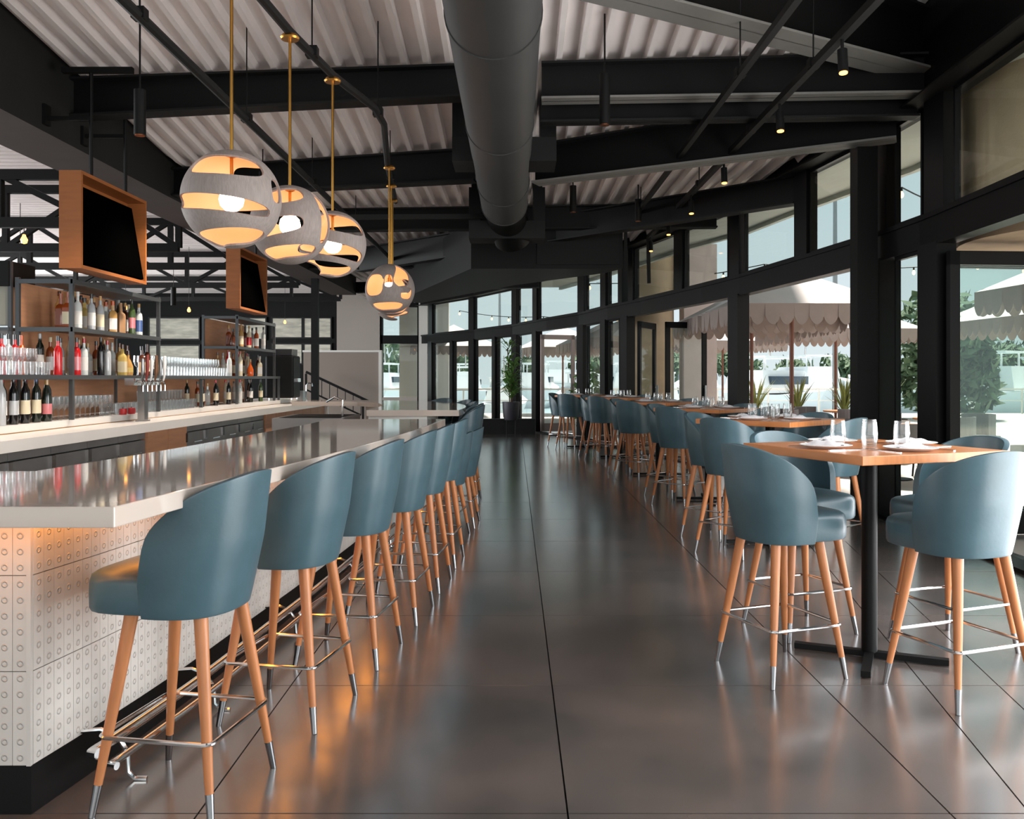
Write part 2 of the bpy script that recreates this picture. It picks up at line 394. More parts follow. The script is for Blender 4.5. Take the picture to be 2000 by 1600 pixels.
# ring beam above the glazing and the wall's framework
def ribbon(name, pts, off0, off1, z0, z1, material, kind=True, parent=None):
    """a strip that follows a plan polyline, between two sideways offsets"""
    n = []
    for i, p in enumerate(pts):
        a = Vector(pts[max(i-1, 0)]); b = Vector(pts[min(i+1, len(pts)-1)]); d = (b-a).normalized(); n.append(Vector((d.y, -d.x)))
    m = MB(); k = len(pts)
    rings = []
    for i, p in enumerate(pts):
        p = Vector(p); A = p+n[i]*off0; B = p+n[i]*off1
        rings += [(A.x, A.y, z0), (B.x, B.y, z0), (B.x, B.y, z1), (A.x, A.y, z1)]
    fs = [(0, 1, 2, 3), (4*k-4, 4*k-1, 4*k-2, 4*k-3)]
    for i in range(k-1):
        for q in range(4): fs.append((4*i+q, 4*i+(q+1) % 4, 4*i+4+(q+1) % 4, 4*i+4+q))
    m.add(rings, fs); o = m.build(name, material, parent)
    return struct(o) if kind else o
ribbon('trim_ring_beam', WALL[1:], -.10, .16, 3.9, 4.45, M['black'])
ribbon('trim_upper_fascia', WALL[:6], -.08, .3, 4.4, 5.6, M['dark'])
ribbon('trim_ring_flange', WALL[1:], -.22, .16, 3.885, 3.905, M['dark'])
ribbon('trim_transom_band', WALL[1:], -.06, .10, 2.58, 2.87, M['frame'])
ribbon('trim_transom_lip', WALL[1:], -.085, .10, 2.83, 2.875, M['frame'])
ribbon('trim_floor_track', WALL[1:], -.10, .10, 0.0, .03, M['frame'])
def on_wall(px):
    """plan point of the glass wall at a bearing given by the tangent (px-1004.5)/1765"""
    t = (px-1004.5)/1765
    for a, b in zip(WALL, WALL[1:]):
        fa = a[0]-t*a[1]; fb = b[0]-t*b[1]
        if a[1] > 1 and fa*fb <= 0:
            k = fa/(fa-fb); return Vector((lerp(a[0], b[0], k), lerp(a[1], b[1], k))), (Vector(b)-Vector(a)).normalized()
    return None
wn_ = [0]
posts = []
def post(px0, px1, z0, z1, depth=.12, extra=None):
    a, d = on_wall(px0); b, _ = on_wall(px1)
    c = (a+b)/2; w = max((b-a).length, .05); w = min(w, .34)
    ang = math.atan2(d.y, d.x)
    mt = Matrix.Translation((c.x, c.y, 0)) @ Matrix.Rotation(ang, 4, 'Z')
    o = MB().box(-w/2, w/2, -depth/2-.02, depth/2, z0, z1, 0, mt).build('trim_mullion', M['frame']); struct(o)
UP = [(1232, 1241), (1321, 1339), (1425, 1457), (1559, 1585), (1700, 1752), (1806, 1868), (918, 928), (1002, 1013), (1042, 1054), (1132, 1145), (1176, 1190), (1212, 1220), (838, 848)]
for a, b in UP: post(a, b, 2.85, 3.9)
LO = [(1213, 1236), (1427, 1455), (1681, 1752), (1807, 1848), (918, 930), (882, 887), (965, 971), (1003, 1013), (1042, 1054), (1131, 1146), (1176, 1191), (838, 848)]
for a, b in LO: post(a, b, 0, 2.6, .16)
# steel columns at the two heavy posts
for (cx, cy, lb) in [(3.5, 9.05, 0)]:
    c = struct(MB().box(cx-.1, cx+.1, cy-.1, cy+.1, 0, 4.2).build('trim_column', M['black']))
# panes
def pane(px0, px1, z0, z1, num):
    a, d = on_wall(px0); b, _ = on_wall(px1); ang = math.atan2((b-a).y, (b-a).x); L = (b-a).length
    mt = Matrix.Translation((a.x, a.y, 0)) @ Matrix.Rotation(ang, 4, 'Z')
    o = struct(MB().box(0, L, -.006, .006, z0, z1, 0, mt).build('window_%d' % num, M['glass']))
    f = MB()
    for (u0, u1, v0, v1) in ((0, L, z0, z0+.035), (0, L, z1-.035, z1), (0, .03, z0, z1), (L-.03, L, z0, z1)): f.box(u0, u1, -.025, .025, v0, v1, 0, mt)
    f.build('window_frame', M['frame'], o)
num = 1
for a, b in [(1868, 2330), (1752, 1806), (1585, 1700), (1457, 1559), (1339, 1425), (1241, 1321), (1190, 1212), (1146, 1175), (1054, 1132), (1013, 1042), (928, 1002), (848, 918)]:
    pane(a, b, 2.87, 3.88, num); num += 1
for a, b in [(1752, 1807), (1191, 1212), (1147, 1175), (1014, 1042), (972, 1002), (930, 965), (887, 918), (849, 882)]:
    pane(a, b, 0.03, 2.58, num); num += 1
# open double door seen against the light: door 1, folded glass panels swung outward
def door(num, p, ang, W, n_handle=True, fm=None, z1=2.5):
    fm = fm or M['frame']
    mt = Matrix.Translation((p[0], p[1], 0)) @ Matrix.Rotation(ang, 4, 'Z')
    o = MB(); 
    for (u0, u1, v0, v1) in ((0, W, .04, .24), (0, W, z1-.12, z1), (0, .09, .04, z1), (W-.09, W, .04, z1)): o.box(u0, u1, -.03, .03, v0, v1, 0, mt)
    o = struct(o.build('door_%d' % num, fm))
    MB().box(.09, W-.09, -.006, .006, .24, z1-.12, 0, mt).build('pane', M['glass'], o)
    MB().box(W-.07, W-.04, -.09, -.05, .9, 1.25, 0, mt).box(W-.07, W-.04, -.06, -.03, .93, .96, 0, mt).box(W-.07, W-.04, -.06, -.03, 1.19, 1.22, 0, mt).build('door_handle', M['steel'], o)
    return o
lightframe = mat('door_frame_taupe', (168, 152, 148), .5)
p, _ = on_wall(1056); door(1, (p.x, p.y), R(22), .95, fm=lightframe)
p, _ = on_wall(1238); door(2, (p.x+.12, p.y+.2), R(62), .95)
p, _ = on_wall(1242); door(3, (p.x+.65, p.y+.5), R(18), .9)
p, _ = on_wall(1852); door(4, (p.x, p.y), R(4), .95)
door(5, (p.x+.02, p.y+.10), R(6), .95)
door(6, (p.x+.98, p.y+.35), R(-3), 1.05)
door(7, (p.x+.05, p.y+.2), R(8), .95)

# far left end wall, window, partition
struct(MB().box(-6.15, -4.62, 31.3, 31.5, 0, 4.3).build('wall_far_taupe', M['wall']))
w = struct(MB().box(-4.6, -3.3, 31.4, 31.42, .75, 3.9).build('window_30', M['glass']))
MB().box(-4.62, -3.28, 31.3, 31.5, 2.58, 2.87).box(-4.66, -4.56, 31.3, 31.5, 0, 4.1).box(-3.36, -3.22, 31.3, 31.5, 0, 4.1).box(-4.62, -3.28, 31.3, 31.5, 3.85, 4.2).build('window_frame', M['frame'], w)
struct(MB().box(-4.56, -3.36, 31.25, 31.45, 0, .72).build('wall_sill', M['wall']))
struct(MB().box(-3.3, -3.02, 31.2, 31.34, 0, 4.0).build('trim_white_pier', M['trim']))
struct(MB().box(-17, -6.15, 31.3, 31.5, 0, 4.45).build('wall_far', M['dark']))
for i, (a, b, c, d) in enumerate([(-12.6, -10.9, 2.75, 3.45), (-10.6, -8.6, 2.75, 3.45), (-8.35, -7.35, 2.8, 3.45), (-7.25, -6.35, 2.8, 3.45), (-8.35, -7.35, 1.9, 2.55), (-7.25, -6.35, 1.9, 2.55), (-12.6, -10.9, 1.7, 2.5)]):
    w = struct(MB().box(a, b, 31.22, 31.3, c, d).build('window_%d' % (31+i), M['winpat']))
    MB().box(a-.05, b+.05, 31.2, 31.3, c-.05, c).box(a-.05, b+.05, 31.2, 31.3, d, d+.05).box(a-.05, a, 31.2, 31.3, c, d).box(b, b+.05, 31.2, 31.3, c, d).build('window_frame', M['frame'], w)
th = struct(MB().box(-5.6, -3.58, 24, 24.12, 0, 2.08).build('wall_partition', M['wall2']))
MB().box(-5.62, -3.52, 23.97, 24.15, 2.08, 2.13).box(-3.6, -3.52, 23.97, 24.15, 0, 2.08).build('wall_cap', M['trim'], th)
struct(MB().box(-4.5, -4.35, 20, 20.15, 0, 4.0).build('trim_slim_column', M['dark']))
rail = thing('stair_railing', 'dark sloping stair railing in front of the taupe partition', 'railing', (0, 0, 0))
MB().bar((-5.3, 23, 1.55), (-3.6, 23, .75), .06).build('handrail', M['black'], rail)
MB().bar((-5.3, 23, 1.1), (-3.9, 23, .45), .04).build('lower_rail', M['black'], rail)
for k in range(8):
    x = -5.3+k*.2; MB().bar((x, 23, 1.1-.46*k*.2), (x, 23, 1.55-.47*k*.2), .016).build('baluster', M['black'], rail)
for x in (-5.3, -3.85): MB().bar((x, 23, 0), (x, 23, 1.5 if x < -5 else .85), .05).build('newel_post', M['black'], rail)
# low black ledge in front of the far glazing
lw = struct(MB().box(-1.3, .52, 22.42, 22.6, 0, .34).box(-1.3, .52, 22.40, 22.62, .34, .38).build('wall_low_ledge', M['frame']))

# trusses of the dining side
def truss(y, zb, zt, x0, x1, n, lb):
    t = thing('roof_truss', lb, 'truss', (0, 0, 0), 0, 'roof trusses behind the bar')
    MB().bar((x0, y, zb), (x1, y, zb), .09, .12).build('bottom_chord', M['black'], t)
    MB().bar((x0, y, zt), (x1, y, zt), .09, .12).build('top_chord', M['black'], t)
    for i in range(n+1):
        xx = lerp(x0, x1, i/n); MB().bar((xx, y, zb), (xx, y, zt), .08).build('upright', M['black'], t)
        if i < n:
            xe = lerp(x0, x1, (i+1)/n)
            q = ((xx, y, zb), (xe, y, zt)) if i % 2 == 0 else ((xx, y, zt), (xe, y, zb))
            MB().bar(*q, .07).build('diagonal', M['black'], t)
truss(10.6, 3.22, 3.78, -14, -4.9, 8, 'black roof truss nearest the big television, left of it')
truss(13.2, 3.3, 4.15, -15, -4.9, 8, 'black roof truss behind the big television, second in depth')
truss(16.2, 3.4, 4.2, -15, -4.9, 8, 'black roof truss seen between the two televisions')
truss(20.5, 3.5, 4.2, -15, -4.9, 8, 'black roof truss behind the small television')
truss(25.5, 3.62, 4.2, -16, -4.9, 8, 'farthest black roof truss near the back windows')
for i, (x, y, z) in enumerate([(-8.2, 15, 2.95), (-6.6, 17.5, 2.9), (-5.5, 20, 3.0)]):
    t = thing('small_pendant', ['small black pendant lamp far left behind the shelves', 'small black pendant lamp behind the middle glass rows', 'small black pendant lamp left of the slim column'][i], 'lamp', (x, y, z))
    MB().tube([(0, 0, .25), (0, 0, 4.3-z)], .006, 6).build('cord', M['cord'], t)
    MB().tube([(0, 0, -.1), (0, 0, .25)], .05, 12).build('lamp_shade', M['black'], t, True)
for i, (x, y, z) in enumerate([(-5.75, 10.6, 3.02), (-8.6, 20, 2.95), (-7.2, 20, 2.9), (-6.6, 26, 3.0)]):
    t = thing('hanging_bulb', ['warm glowing bulb in the trusses left of the big television', 'warm bulb above the patterned window, left one', 'warm bulb above the patterned window, right one', 'warm bulb right of the small television'][i], 'lamp', (x, y, z))
    MB().tube([(0, 0, .04), (0, 0, (3.2 if i == 0 else 4.3)-z)], .005, 6).build('cord', M['cord'], t)
    MB().lathe([(0, -.05), (.03, -.04), (.04, 0), (.02, .04), (.015, .06)], 12).build('bulb', M['spotlit'], t, True)

# ================================================================== ROUND DUCT AND AIR UNIT
d = thing('air_duct', 'big round charcoal air duct running down the middle of the ceiling', 'duct', (0, 0, 0))
dm = mat('duct_paint', (40, 40, 40), .55, 0, .05, 8, .08, 1.5)
for i, (a, b) in enumerate([(-2, 3.2), (3.2, 5.6), (5.6, 8.0), (8.0, 10.4), (10.4, 11.7)]):
    MB().tube([(-.13, a, 3.67), (-.13, b, 3.67)], .30, 48).build('duct_section', dm, d, True)
for y in (3.2, 5.6, 8.0, 10.4, 11.68): MB().tube([(-.13, y-.02, 3.67), (-.13, y+.02, 3.67)], .308, 48).build('seam_band', dm, d, True)
MB().tube([(-.13, 11.7, 3.67), (-.13, 12.1, 3.68), (-.08, 12.45, 3.55), (-.02, 12.7, 3.35)], [.29, .28, .27, .26], 32).build('elbow', M['black'], d, True)
for i, (y, zb) in enumerate([(9.0, 3.56), (12.3, 3.3)]):
    t = thing('duct_hanger_frame', ['wide black frame hugging the duct, nearer one', 'smaller looking black frame at the end of the duct'][i], 'frame', (0, 0, 0))
    MB().box(-.62, .42, y, y+.5, zb, zb+.24).build('cross_channel', M['dark'], t)
    for s in (-.62, .26): MB().box(s, s+.16, y+.02, y+.48, zb+.24, 4.2).build('side_channel', M['black'], t)
hv = thing('ceiling_air_unit', 'big dark boxed air unit hanging beyond the end of the duct', 'air unit', (0, 0, 0))
MB().prism([(-.67, 14.0), (1.68, 14.0), (1.45, 14.6), (0, 16.5), (-2.1, 20.4), (-2.6, 20.0)], 3.09, 3.84).build('unit_body', M['black'], hv)
MB().box(.35, 1.62, 13.96, 14.0, 3.15, 3.78).build('access_panel', M['dark'], hv)
for xx in (-.4, 1.4): MB().bar((xx, 14.2, 3.84), (xx, 14.2, 4.02), .03).build('hanger_strap', M['black'], hv)

# ================================================================== TRACKS AND CONDUITS
def railthing(name, lb, cat, pts, r, rodz=None, sq=False):
    t = thing(name, lb, cat, (0, 0, 0))
    m = MB()
    if sq:
        for a, b in zip(pts, pts[1:]): m.bar(a, b, r*2)
    else: m.tube(pts, r, 8)
    m.build('rail' if sq else 'pipe', M['dark'], t, not sq)
    for y in (rodz or []):
        x = interp(pts, y); z = interp(pts, y, 1, 2); MB().tube([(x, y, z), (x, y, max(roofz(y), z+.05)+.04)], .006, 6).build('hanger_rod', M['black'], t)
        MB().box(x-.04, x+.04, y-.04, y+.04, z-.02, z+.05).build('hanger_clamp', M['black'], t)
    return t
railthing('ceiling_track', 'left one of two dark rails slanting over the dining tables', 'track', [(1.75, 3, 3.75), (1.75, 14.2, 3.75), (1.75, 14.25, 3.1)], .025, (4.5, 7.0, 9.8, 12.5), True)
railthing('ceiling_track', 'right one of two dark rails, carrying the spotlights', 'track', [(2.25, 3, 3.75), (2.25, 15.2, 3.75), (2.28, 15.3, 3.0)], .028, (4.5, 6.8, 8.6, 11, 13.6), True)
railthing('conduit_pipe', 'dark conduit pipe slanting above and left of the globe pendants', 'pipe', [(-2.28, 3, 3.6), (-2.28, 17, 3.6)], .034, (5.5, 7.7, 10.2, 13))
railthing('pendant_rail', 'dark rail over the bar carrying the globe pendants', 'track', [(-1.46, 3.4, 3.62), (-1.5, 5.0, 3.62), (-1.44, 5.8, 3.62), (-1.33, 6.64, 3.62), (-1.15, 7.42, 3.62), (-1.14, 7.9, 3.62), (-1.32, 9.4, 3.62), (-1.5, 11.4, 3.62)], .03, (4.4, 6.2, 7.6, 10))
for i, y in enumerate([6.2, 7.66, 9.7, 11.5, 13.2, 14.9]):
    t = thing('track_spotlight', ['largest black spotlight at top right, on the right rail', 'second black spotlight from the top right rail end', 'third black spotlight down the right rail', 'fourth black spotlight down the right rail', 'fifth black spotlight down the right rail', 'farthest black spotlight at the lower end of the right rail'][i], 'spotlight', (2.25, y, 3.72))
    MB().tube([(0, 0, .02), (0, 0, -.07)], .012, 8).build('stem', M['black'], t)
    a = R(18)
    q = lambda s: (s*math.sin(a)*-.0+.0, -math.sin(a)*s*.4, -.07-s*math.cos(a))
    MB().tube([q(0), q(.17)], .034, 16).build('lamp_body', M['black'], t, True)
    MB().tube([q(.165), q(.178)], .028, 16).build('lens', M['spotlit'], t, True)
for i, (x, y, zb, L) in enumerate([(-2.9, 7.0, 3.28, .35), (.75, 7.5, 3.50, .42), (.78, 12.0, 3.6, .35), (-2.95, 10.6, 3.62, .2), (1.7, 12.4, 3.55, .3)]):
    t = thing('cylinder_downlight', ['black hanging cylinder lamp above and left of the first globe pendant', 'long black hanging cylinder lamp right of the duct', 'black cylinder lamp hanging beyond the duct, lower', 'small black cylinder lamp behind the first globe pendant', 'black cylinder lamp near the lower end of the left rail'][i], 'lamp', (x, y, zb))
    MB().tube([(0, 0, L), (0, 0, max(roofz(y)-zb, L+.1)+.05)], .008, 6).build('rod', M['black'], t)
    MB().tube([(0, 0, 0), (0, 0, L)], .045, 20).build('lamp_body', M['black'], t, True)
    MB().tube([(0, 0, -.006), (0, 0, .004)], .038, 20).build('trim_ring', M['copper'], t, True)

# ================================================================== GLOBE PENDANTS
def globe_shell(Rr, holes, seed=0, wob=.0):
    na, ne = 88, 52; V = []; F = []; fv = []
    def field(az, el):
        best = 9
        for (a0, e0, wa, we, tilt) in holes:
            da = (az-a0+math.pi) % (2*math.pi)-math.pi; de = el-e0
            u = da*math.cos(e0 if abs(e0) > R(50) else 0); 
            c, s = math.cos(tilt), math.sin(tilt); p, q = da*c+de*s, -da*s+de*c
            best = min(best, (abs(p/wa)**3+abs(q/we)**3)**(1/3)-1)
        return best
    for j in range(ne+1):
        el = -math.pi/2+math.pi*j/ne
        for i in range(na):
            az = 2*math.pi*i/na; r = Rr*(1+wob*math.sin(3*az+seed)*math.cos(el)+wob*math.sin(2*el+seed))
            V.append(Vector((math.cos(el)*math.sin(az), -math.cos(el)*math.cos(az), math.sin(el)))*r); fv.append(field(az, el))
    out = []; of = []; idx = {}
    def vid(k):
        if ('v', k) not in idx: idx[('v', k)] = len(out); out.append(V[k])
        return idx[('v', k)]
    def eid(a, b):
        key = ('e', min(a, b), max(a, b))
        if key not in idx:
            t = fv[a]/(fv[a]-fv[b]); p = V[a].lerp(V[b], t).normalized()*((V[a].length+V[b].length)/2); idx[key] = len(out); out.append(p)
        return idx[key]
    for j in range(ne):
        for i in range(na):
            q = [j*na+i, j*na+(i+1) % na, (j+1)*na+(i+1) % na, (j+1)*na+i]
            if all(fv[k] > 0 for k in q): of.append([vid(k) for k in q]); continue
            if all(fv[k] <= 0 for k in q): continue
            for tri in ((q[0], q[1], q[2]), (q[0], q[2], q[3])):
                poly = []
                for s in range(3):
                    a, b = tri[s], tri[(s+1) % 3]
                    if fv[a] > 0: poly.append(vid(a))
                    if (fv[a] > 0) != (fv[b] > 0): poly.append(eid(a, b))
                if len(poly) >= 3: of.append(poly)
    m = MB(); th = .010/Rr
    n = len(out); V2 = [p*(1-th*1.2) for p in out]
    edges = {}
    for f in of:
        for s in range(len(f)):
            a, b = f[s], f[(s+1) % len(f)]; edges.setdefault((min(a, b), max(a, b)), []).append((a, b))
    m.add(out, of, 0)
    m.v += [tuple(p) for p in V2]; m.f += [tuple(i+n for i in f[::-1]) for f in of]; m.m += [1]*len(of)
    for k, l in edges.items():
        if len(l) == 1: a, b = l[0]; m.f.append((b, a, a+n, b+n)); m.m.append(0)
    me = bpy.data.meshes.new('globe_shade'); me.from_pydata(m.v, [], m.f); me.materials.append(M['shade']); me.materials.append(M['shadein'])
    me.polygons.foreach_set('material_index', m.m)
    bm = bmesh.new(); bm.from_mesh(me); bmesh.ops.remove_doubles(bm, verts=bm.verts, dist=1e-5)
    for f in bm.faces: f.smooth = True
    for e in bm.edges:
        if len(e.link_faces) == 2 and e.calc_face_angle(0) > R(45): e.smooth = False
    bm.to_mesh(me); bm.free(); return me
D = R
H1 = [(D(6), D(35), D(56), D(16), D(-3)), (D(-8), D(-13), D(78), D(9), D(-6)), (D(-8), D(-62), D(100), D(17), D(4)), (D(150), D(35), D(45), D(18), D(8)), (D(160), D(-15), D(60), D(12), 0), (D(80), D(8), D(11), D(14), 0)]
H2 = [(D(-5), D(38), D(45), D(16), D(10)), (D(-12), D(-11), D(46), D(12), D(10)), (D(2), D(-52), D(70), D(13), D(6)), (D(78), D(12), D(14), D(42), 0), (D(170), D(20), D(50), D(16), 0), (D(140), D(-30), D(40), D(12), 0)]
H3 = [(D(25), D(34), D(60), D(20), D(-8)), (D(0), D(-14), D(85), D(12), D(-10)), (D(-25), D(-55), D(110), D(20), D(-6)), (D(160), D(25), D(50), D(18), 0), (D(180), D(-25), D(50), D(14), 0)]
H4 = [(D(-35), D(5), D(28), D(26), 0), (D(6), D(14), D(10), D(16), 0), (D(50), D(35), D(22), D(40), D(-30)), (D(55), D(-15), D(18), D(14), 0), (D(0), D(-52), D(60), D(14), 0), (D(160), D(10), D(40), D(20), 0)]
for i, (x, y, h, r, hs, lb, wob, rot) in enumerate([
        (-1.555, 4.97, 2.38, .268, H1, 'largest round cut-out globe pendant, nearest the camera over the bar', 0, 0),
        (-1.44, 5.8, 2.38, .252, H2, 'second globe pendant over the bar, partly behind the largest', 0, 0),
        (-1.335, 6.64, 2.38, .245, H3, 'third globe pendant over the bar with a tilted middle slot', 0, 0),
        (-1.30, 9.4, 2.33, .255, H4, 'lumpy fourth globe pendant with oval holes, hanging apart', .03, 0),
        (-1.40, 10.3, 2.34, .235, H2, 'fifth globe pendant half hidden behind the lumpy fourth', 0, .7),
        (-1.50, 11.15, 2.34, .235, H3, 'sixth globe pendant hidden behind the fourth and fifth', 0, 1.9)]):
    t = thing('globe_pendant', lb, 'pendant lamp', (x, y, h), 0, 'globe pendants over the bar')
    me = globe_shell(r, hs, i, wob); mobj('globe_shade', me, t, None, rot)
    tz = 3.6-h
    MB().tube([(0, 0, .10), (0, 0, tz)], .0095, 10).build('stem', M['brass'], t, True)
    MB().lathe([(.0, 0), (.055, 0), (.062, .012), (.05, .03), (.0, .035)], 24, (0, 0, tz-.03)).build('canopy', M['brass'], t, True)
    MB().lathe([(.008, -.03), (.03, -.02), (.035, 0), (.01, .01)], 16, (0, 0, r-.012)).build('collar', M['brass'], t, True)
    MB().lathe([(0, -.068), (.035, -.06), (.06, -.035), (.068, 0), (.06, .035), (.035, .06), (.0, .066)], 20, (0, 0, 0)).build('bulb', M['bulb'], t, True)
    MB().lathe([(.018, .06), (.018, .11)], 12).build('socket', M['brass'], t, True)
# ================================================================== MAIN BAR
edge = [(-1.085, 2.45), (-.975, 3.25), (-.885, 3.84), (-.795, 4.61), (-.715, 5.4), (-.64, 6.5), (-.585, 7.67)]
back = [(-1.60, 7.67), (-1.56, 6.86), (-1.64, 5.2), (-1.70, 4.3), (-1.80, 3.39)]
bar = thing('bar_counter', 'long curved bar with glossy white stone top and ribbed white tile front', 'bar', (0, 0, 0))
def sm(pts, n=6):
    o = []
    for i in range(len(pts)-1):
        p0 = pts[max(i-1, 0)]; p1 = pts[i]; p2 = pts[i+1]; p3 = pts[min(i+2, len(pts)-1)]
        for k in range(n):
            t = k/n
            o.append(tuple(.5*((2*p1[c])+(-p0[c]+p2[c])*t+(2*p0[c]-5*p1[c]+4*p2[c]-p3[c])*t*t+(-p0[c]+3*p1[c]-3*p2[c]+p3[c])*t**3) for c in range(len(p1))))
    return o+[pts[-1]]
top = sm(edge)+sm(back)+[(-4.6, 3.39), (-4.6, 2.45)]
bevel(MB().prism(top, .992, 1.05).build('stone_top', M['stone'], bar), .004)
base = [(-1.552, 2.9), (-1.49, 3.3), (-1.43, 3.8), (-1.365, 4.6), (-1.30, 5.4), (-1.23, 6.5), (-1.16, 7.67)]
bs = sm(base)
MB().prism([(x-.012, y+.012) for x, y in bs]+[(-1.58, 7.67), (-1.62, 5), (-1.75, 3.3), (-4.5, 3.3), (-4.5, 2.915)], .155, .992).build('bar_body', M['trim'], bar)
MB().prism([(x+.004, y-.004) for x, y in bs]+[(-1.54, 7.67), (-1.62, 5), (-1.75, 3.3), (-4.5, 3.3), (-4.5, 2.896)], 0, .155).build('kick_plate', M['kick'], bar)
# tiles: vertical strips, three courses
def tmesh(h):
    return MB().box(-.0243, .0243, -.006, .004, .001, h-.001).mesh('tile', M['tilewhite'])
rows = [(.157, .458), (.459, .766), (.767, .991)]
tm = [tmesh(b-a) for a, b in rows]
L = [0]
for a, b in zip(bs, bs[1:]): L.append(L[-1]+math.dist(a, b))
def at_len(s):
    for i in range(len(bs)-1):
        if s <= L[i+1]:
            t = (s-L[i])/(L[i+1]-L[i]); return lerp(bs[i][0], bs[i+1][0], t), lerp(bs[i][1], bs[i+1][1], t), math.atan2(bs[i+1][1]-bs[i][1], bs[i+1][0]-bs[i][0])
    return None
s = .03; n = 0
while s < L[-1]:
    q = at_len(s)
    for r, (a, b) in enumerate(rows):
        mobj('tile', tm[r], bar, (q[0], q[1], a), q[2])
    s += .0502
for k in range(6):
    for r, (a, b) in enumerate(rows): mobj('tile', tm[r], bar, (-1.552-.03-.0502*k, 2.9, a), 0)
MB().box(-1.562, -1.548, 2.892, 2.906, .156, .992).build('corner_trim', M['tilewhite'], bar)
# under-counter strip light
MB().prism([(x-.0, y) for x, y in [(-1.50, 2.78), (-1.44, 3.3), (-1.38, 3.8), (-1.31, 4.6), (-1.25, 5.4), (-1.18, 6.5), (-1.11, 7.6), (-1.08, 7.6), (-1.15, 6.5), (-1.22, 5.4), (-1.28, 4.6), (-1.35, 3.8), (-1.41, 3.3), (-1.47, 2.75)]], .978, .990).build('strip_light', mat('warm_strip', (255, 190, 100), .5, emit=(255, 160, 62), estr=9), bar)
MB().box(-4, -1.5, 2.74, 2.77, .978, .990).build('strip_light', MATS['warm_strip'], bar)
# low section and far section
low = thing('low_bar_counter', 'lowered bar section hidden behind the two low stools', 'bar', (0, 0, 0))
MB().prism([(-1.55, 7.70), (-.72, 7.70), (-.70, 9.7), (-1.6, 9.7)], .80, .86).build('stone_top', M['stone'], low)
MB().prism([(-1.5, 7.75), (-1.15, 7.75), (-1.13, 9.7), (-1.5, 9.7)], 0, .80).build('bar_body', M['trim'], low)
far = thing('far_bar_counter', 'far end of the bar with a rounded glossy white top', 'bar', (0, 0, 0))
fe = sm([(-.60, 9.78), (-.58, 10.8), (-.68, 11.9), (-.95, 13.0), (-1.4, 13.7), (-2.2, 14.1), (-3.3, 14.2)])
MB().prism([(-1.6, 9.78)]+fe+[(-3.3, 13.4), (-2.3, 13.25), (-1.9, 12.6), (-1.65, 11.4)], .985, 1.05).build('stone_top', M['stone'], far)
fb = [(x-.35, y-.25 if y > 13 else y+.05) for x, y in fe]
MB().prism([(-1.6, 9.9)]+fb[:-8]+[(-2.2, 13.4), (-1.9, 12.6), (-1.65, 11.4)], 0, .985).build('bar_body', M['trim'], far)
# foot rail
fr = thing('foot_rail', 'double chrome foot rail along the base of the bar', 'rail', (0, 0, 0))
rp = [(x+.135, y) for x, y in bs[1:]]; rp[0] = (-1.375, 2.99)
MB().tube([(x, y, .155) for x, y in rp], .019, 12).build('rail_tube', M['chrome'], fr, True)
MB().tube([(x+.06, y, .115) for x, y in rp], .013, 12).build('rail_tube', M['chrome'], fr, True)
for k in (3, 11, 19, 27, 33):
    x, y = rp[k]; MB().tube([(x-.13, y, .17), (x-.06, y, .175), (x, y, .15), (x+.03, y, .10), (x+.035, y, .03), (x+.06, y, .006), (x+.10, y, .005)], .009, 8).build('rail_bracket', M['chrome'], fr, True)

# ================================================================== STOOLS
def shell_mesh(drop=0.0):
    nu, nv = 30, 12; V = []; F = []
    def P(u, v, inner):
        # u in -1..1 around the back, v in 0..1 up
        th = u*R(104)
        zb = .632; hu = .115+.345*(1-abs(u)**2.25)**.52
        z = zb+hu*v
        hz = (z-zb)/.463
        grow = .87+.13*min(1, hz/.5)**.8-.02*max(0, hz-.5)
        a = .235*grow; b = .218*grow
        s_, c_ = math.sin(th), math.cos(th); q = (abs(s_)**2.5+abs(c_)**2.5)**(-1/2.5)
        x = a*s_*q; y = -b*c_*q-.055*hz**1.3*max(c_, 0)**.5
        if abs(u) > .75: y += 0
        t = (.042*(1-.35*hz)) if inner else 0
        nx, ny = s_, -c_
        return (x-nx*t, y-ny*t, z)
    for inner in (0, 1):
        for i in range(nu+1):
            for j in range(nv+1): V.append(P(-1+2*i/nu, j/nv, inner))
    N = (nu+1)*(nv+1); w = nv+1
    for i in range(nu):
        for j in range(nv):
            a = i*w+j; F.append((a, a+w, a+w+1, a+1)); F.append((N+a, N+a+1, N+a+w+1, N+a+w))
    for i in range(nu):
        a = i*w; F.append((a, N+a, N+a+w, a+w)); a = i*w+nv; F.append((a, a+w, N+a+w, N+a))
    for j in range(nv):
        F.append((j, j+1, N+j+1, N+j)); a = nu*w+j; F.append((a, N+a, N+a+1, a+1))
    m = MB(); m.add([(x, y, z-drop) for x, y, z in V], F); o = m.build('tmp', M['blue'])
    for p in o.data.polygons: p.use_smooth = True
    b = o.modifiers.new('b', 'BEVEL'); b.width = .011; b.segments = 2; b.limit_method = 'ANGLE'; b.angle_limit = R(55)
    s_ = o.modifiers.new('s', 'SUBSURF'); s_.levels = 1
    bake(o); me = o.data; bpy.data.objects.remove(o)
    for p in me.polygons: p.use_smooth = True
    me.name = 'backrest'; return me
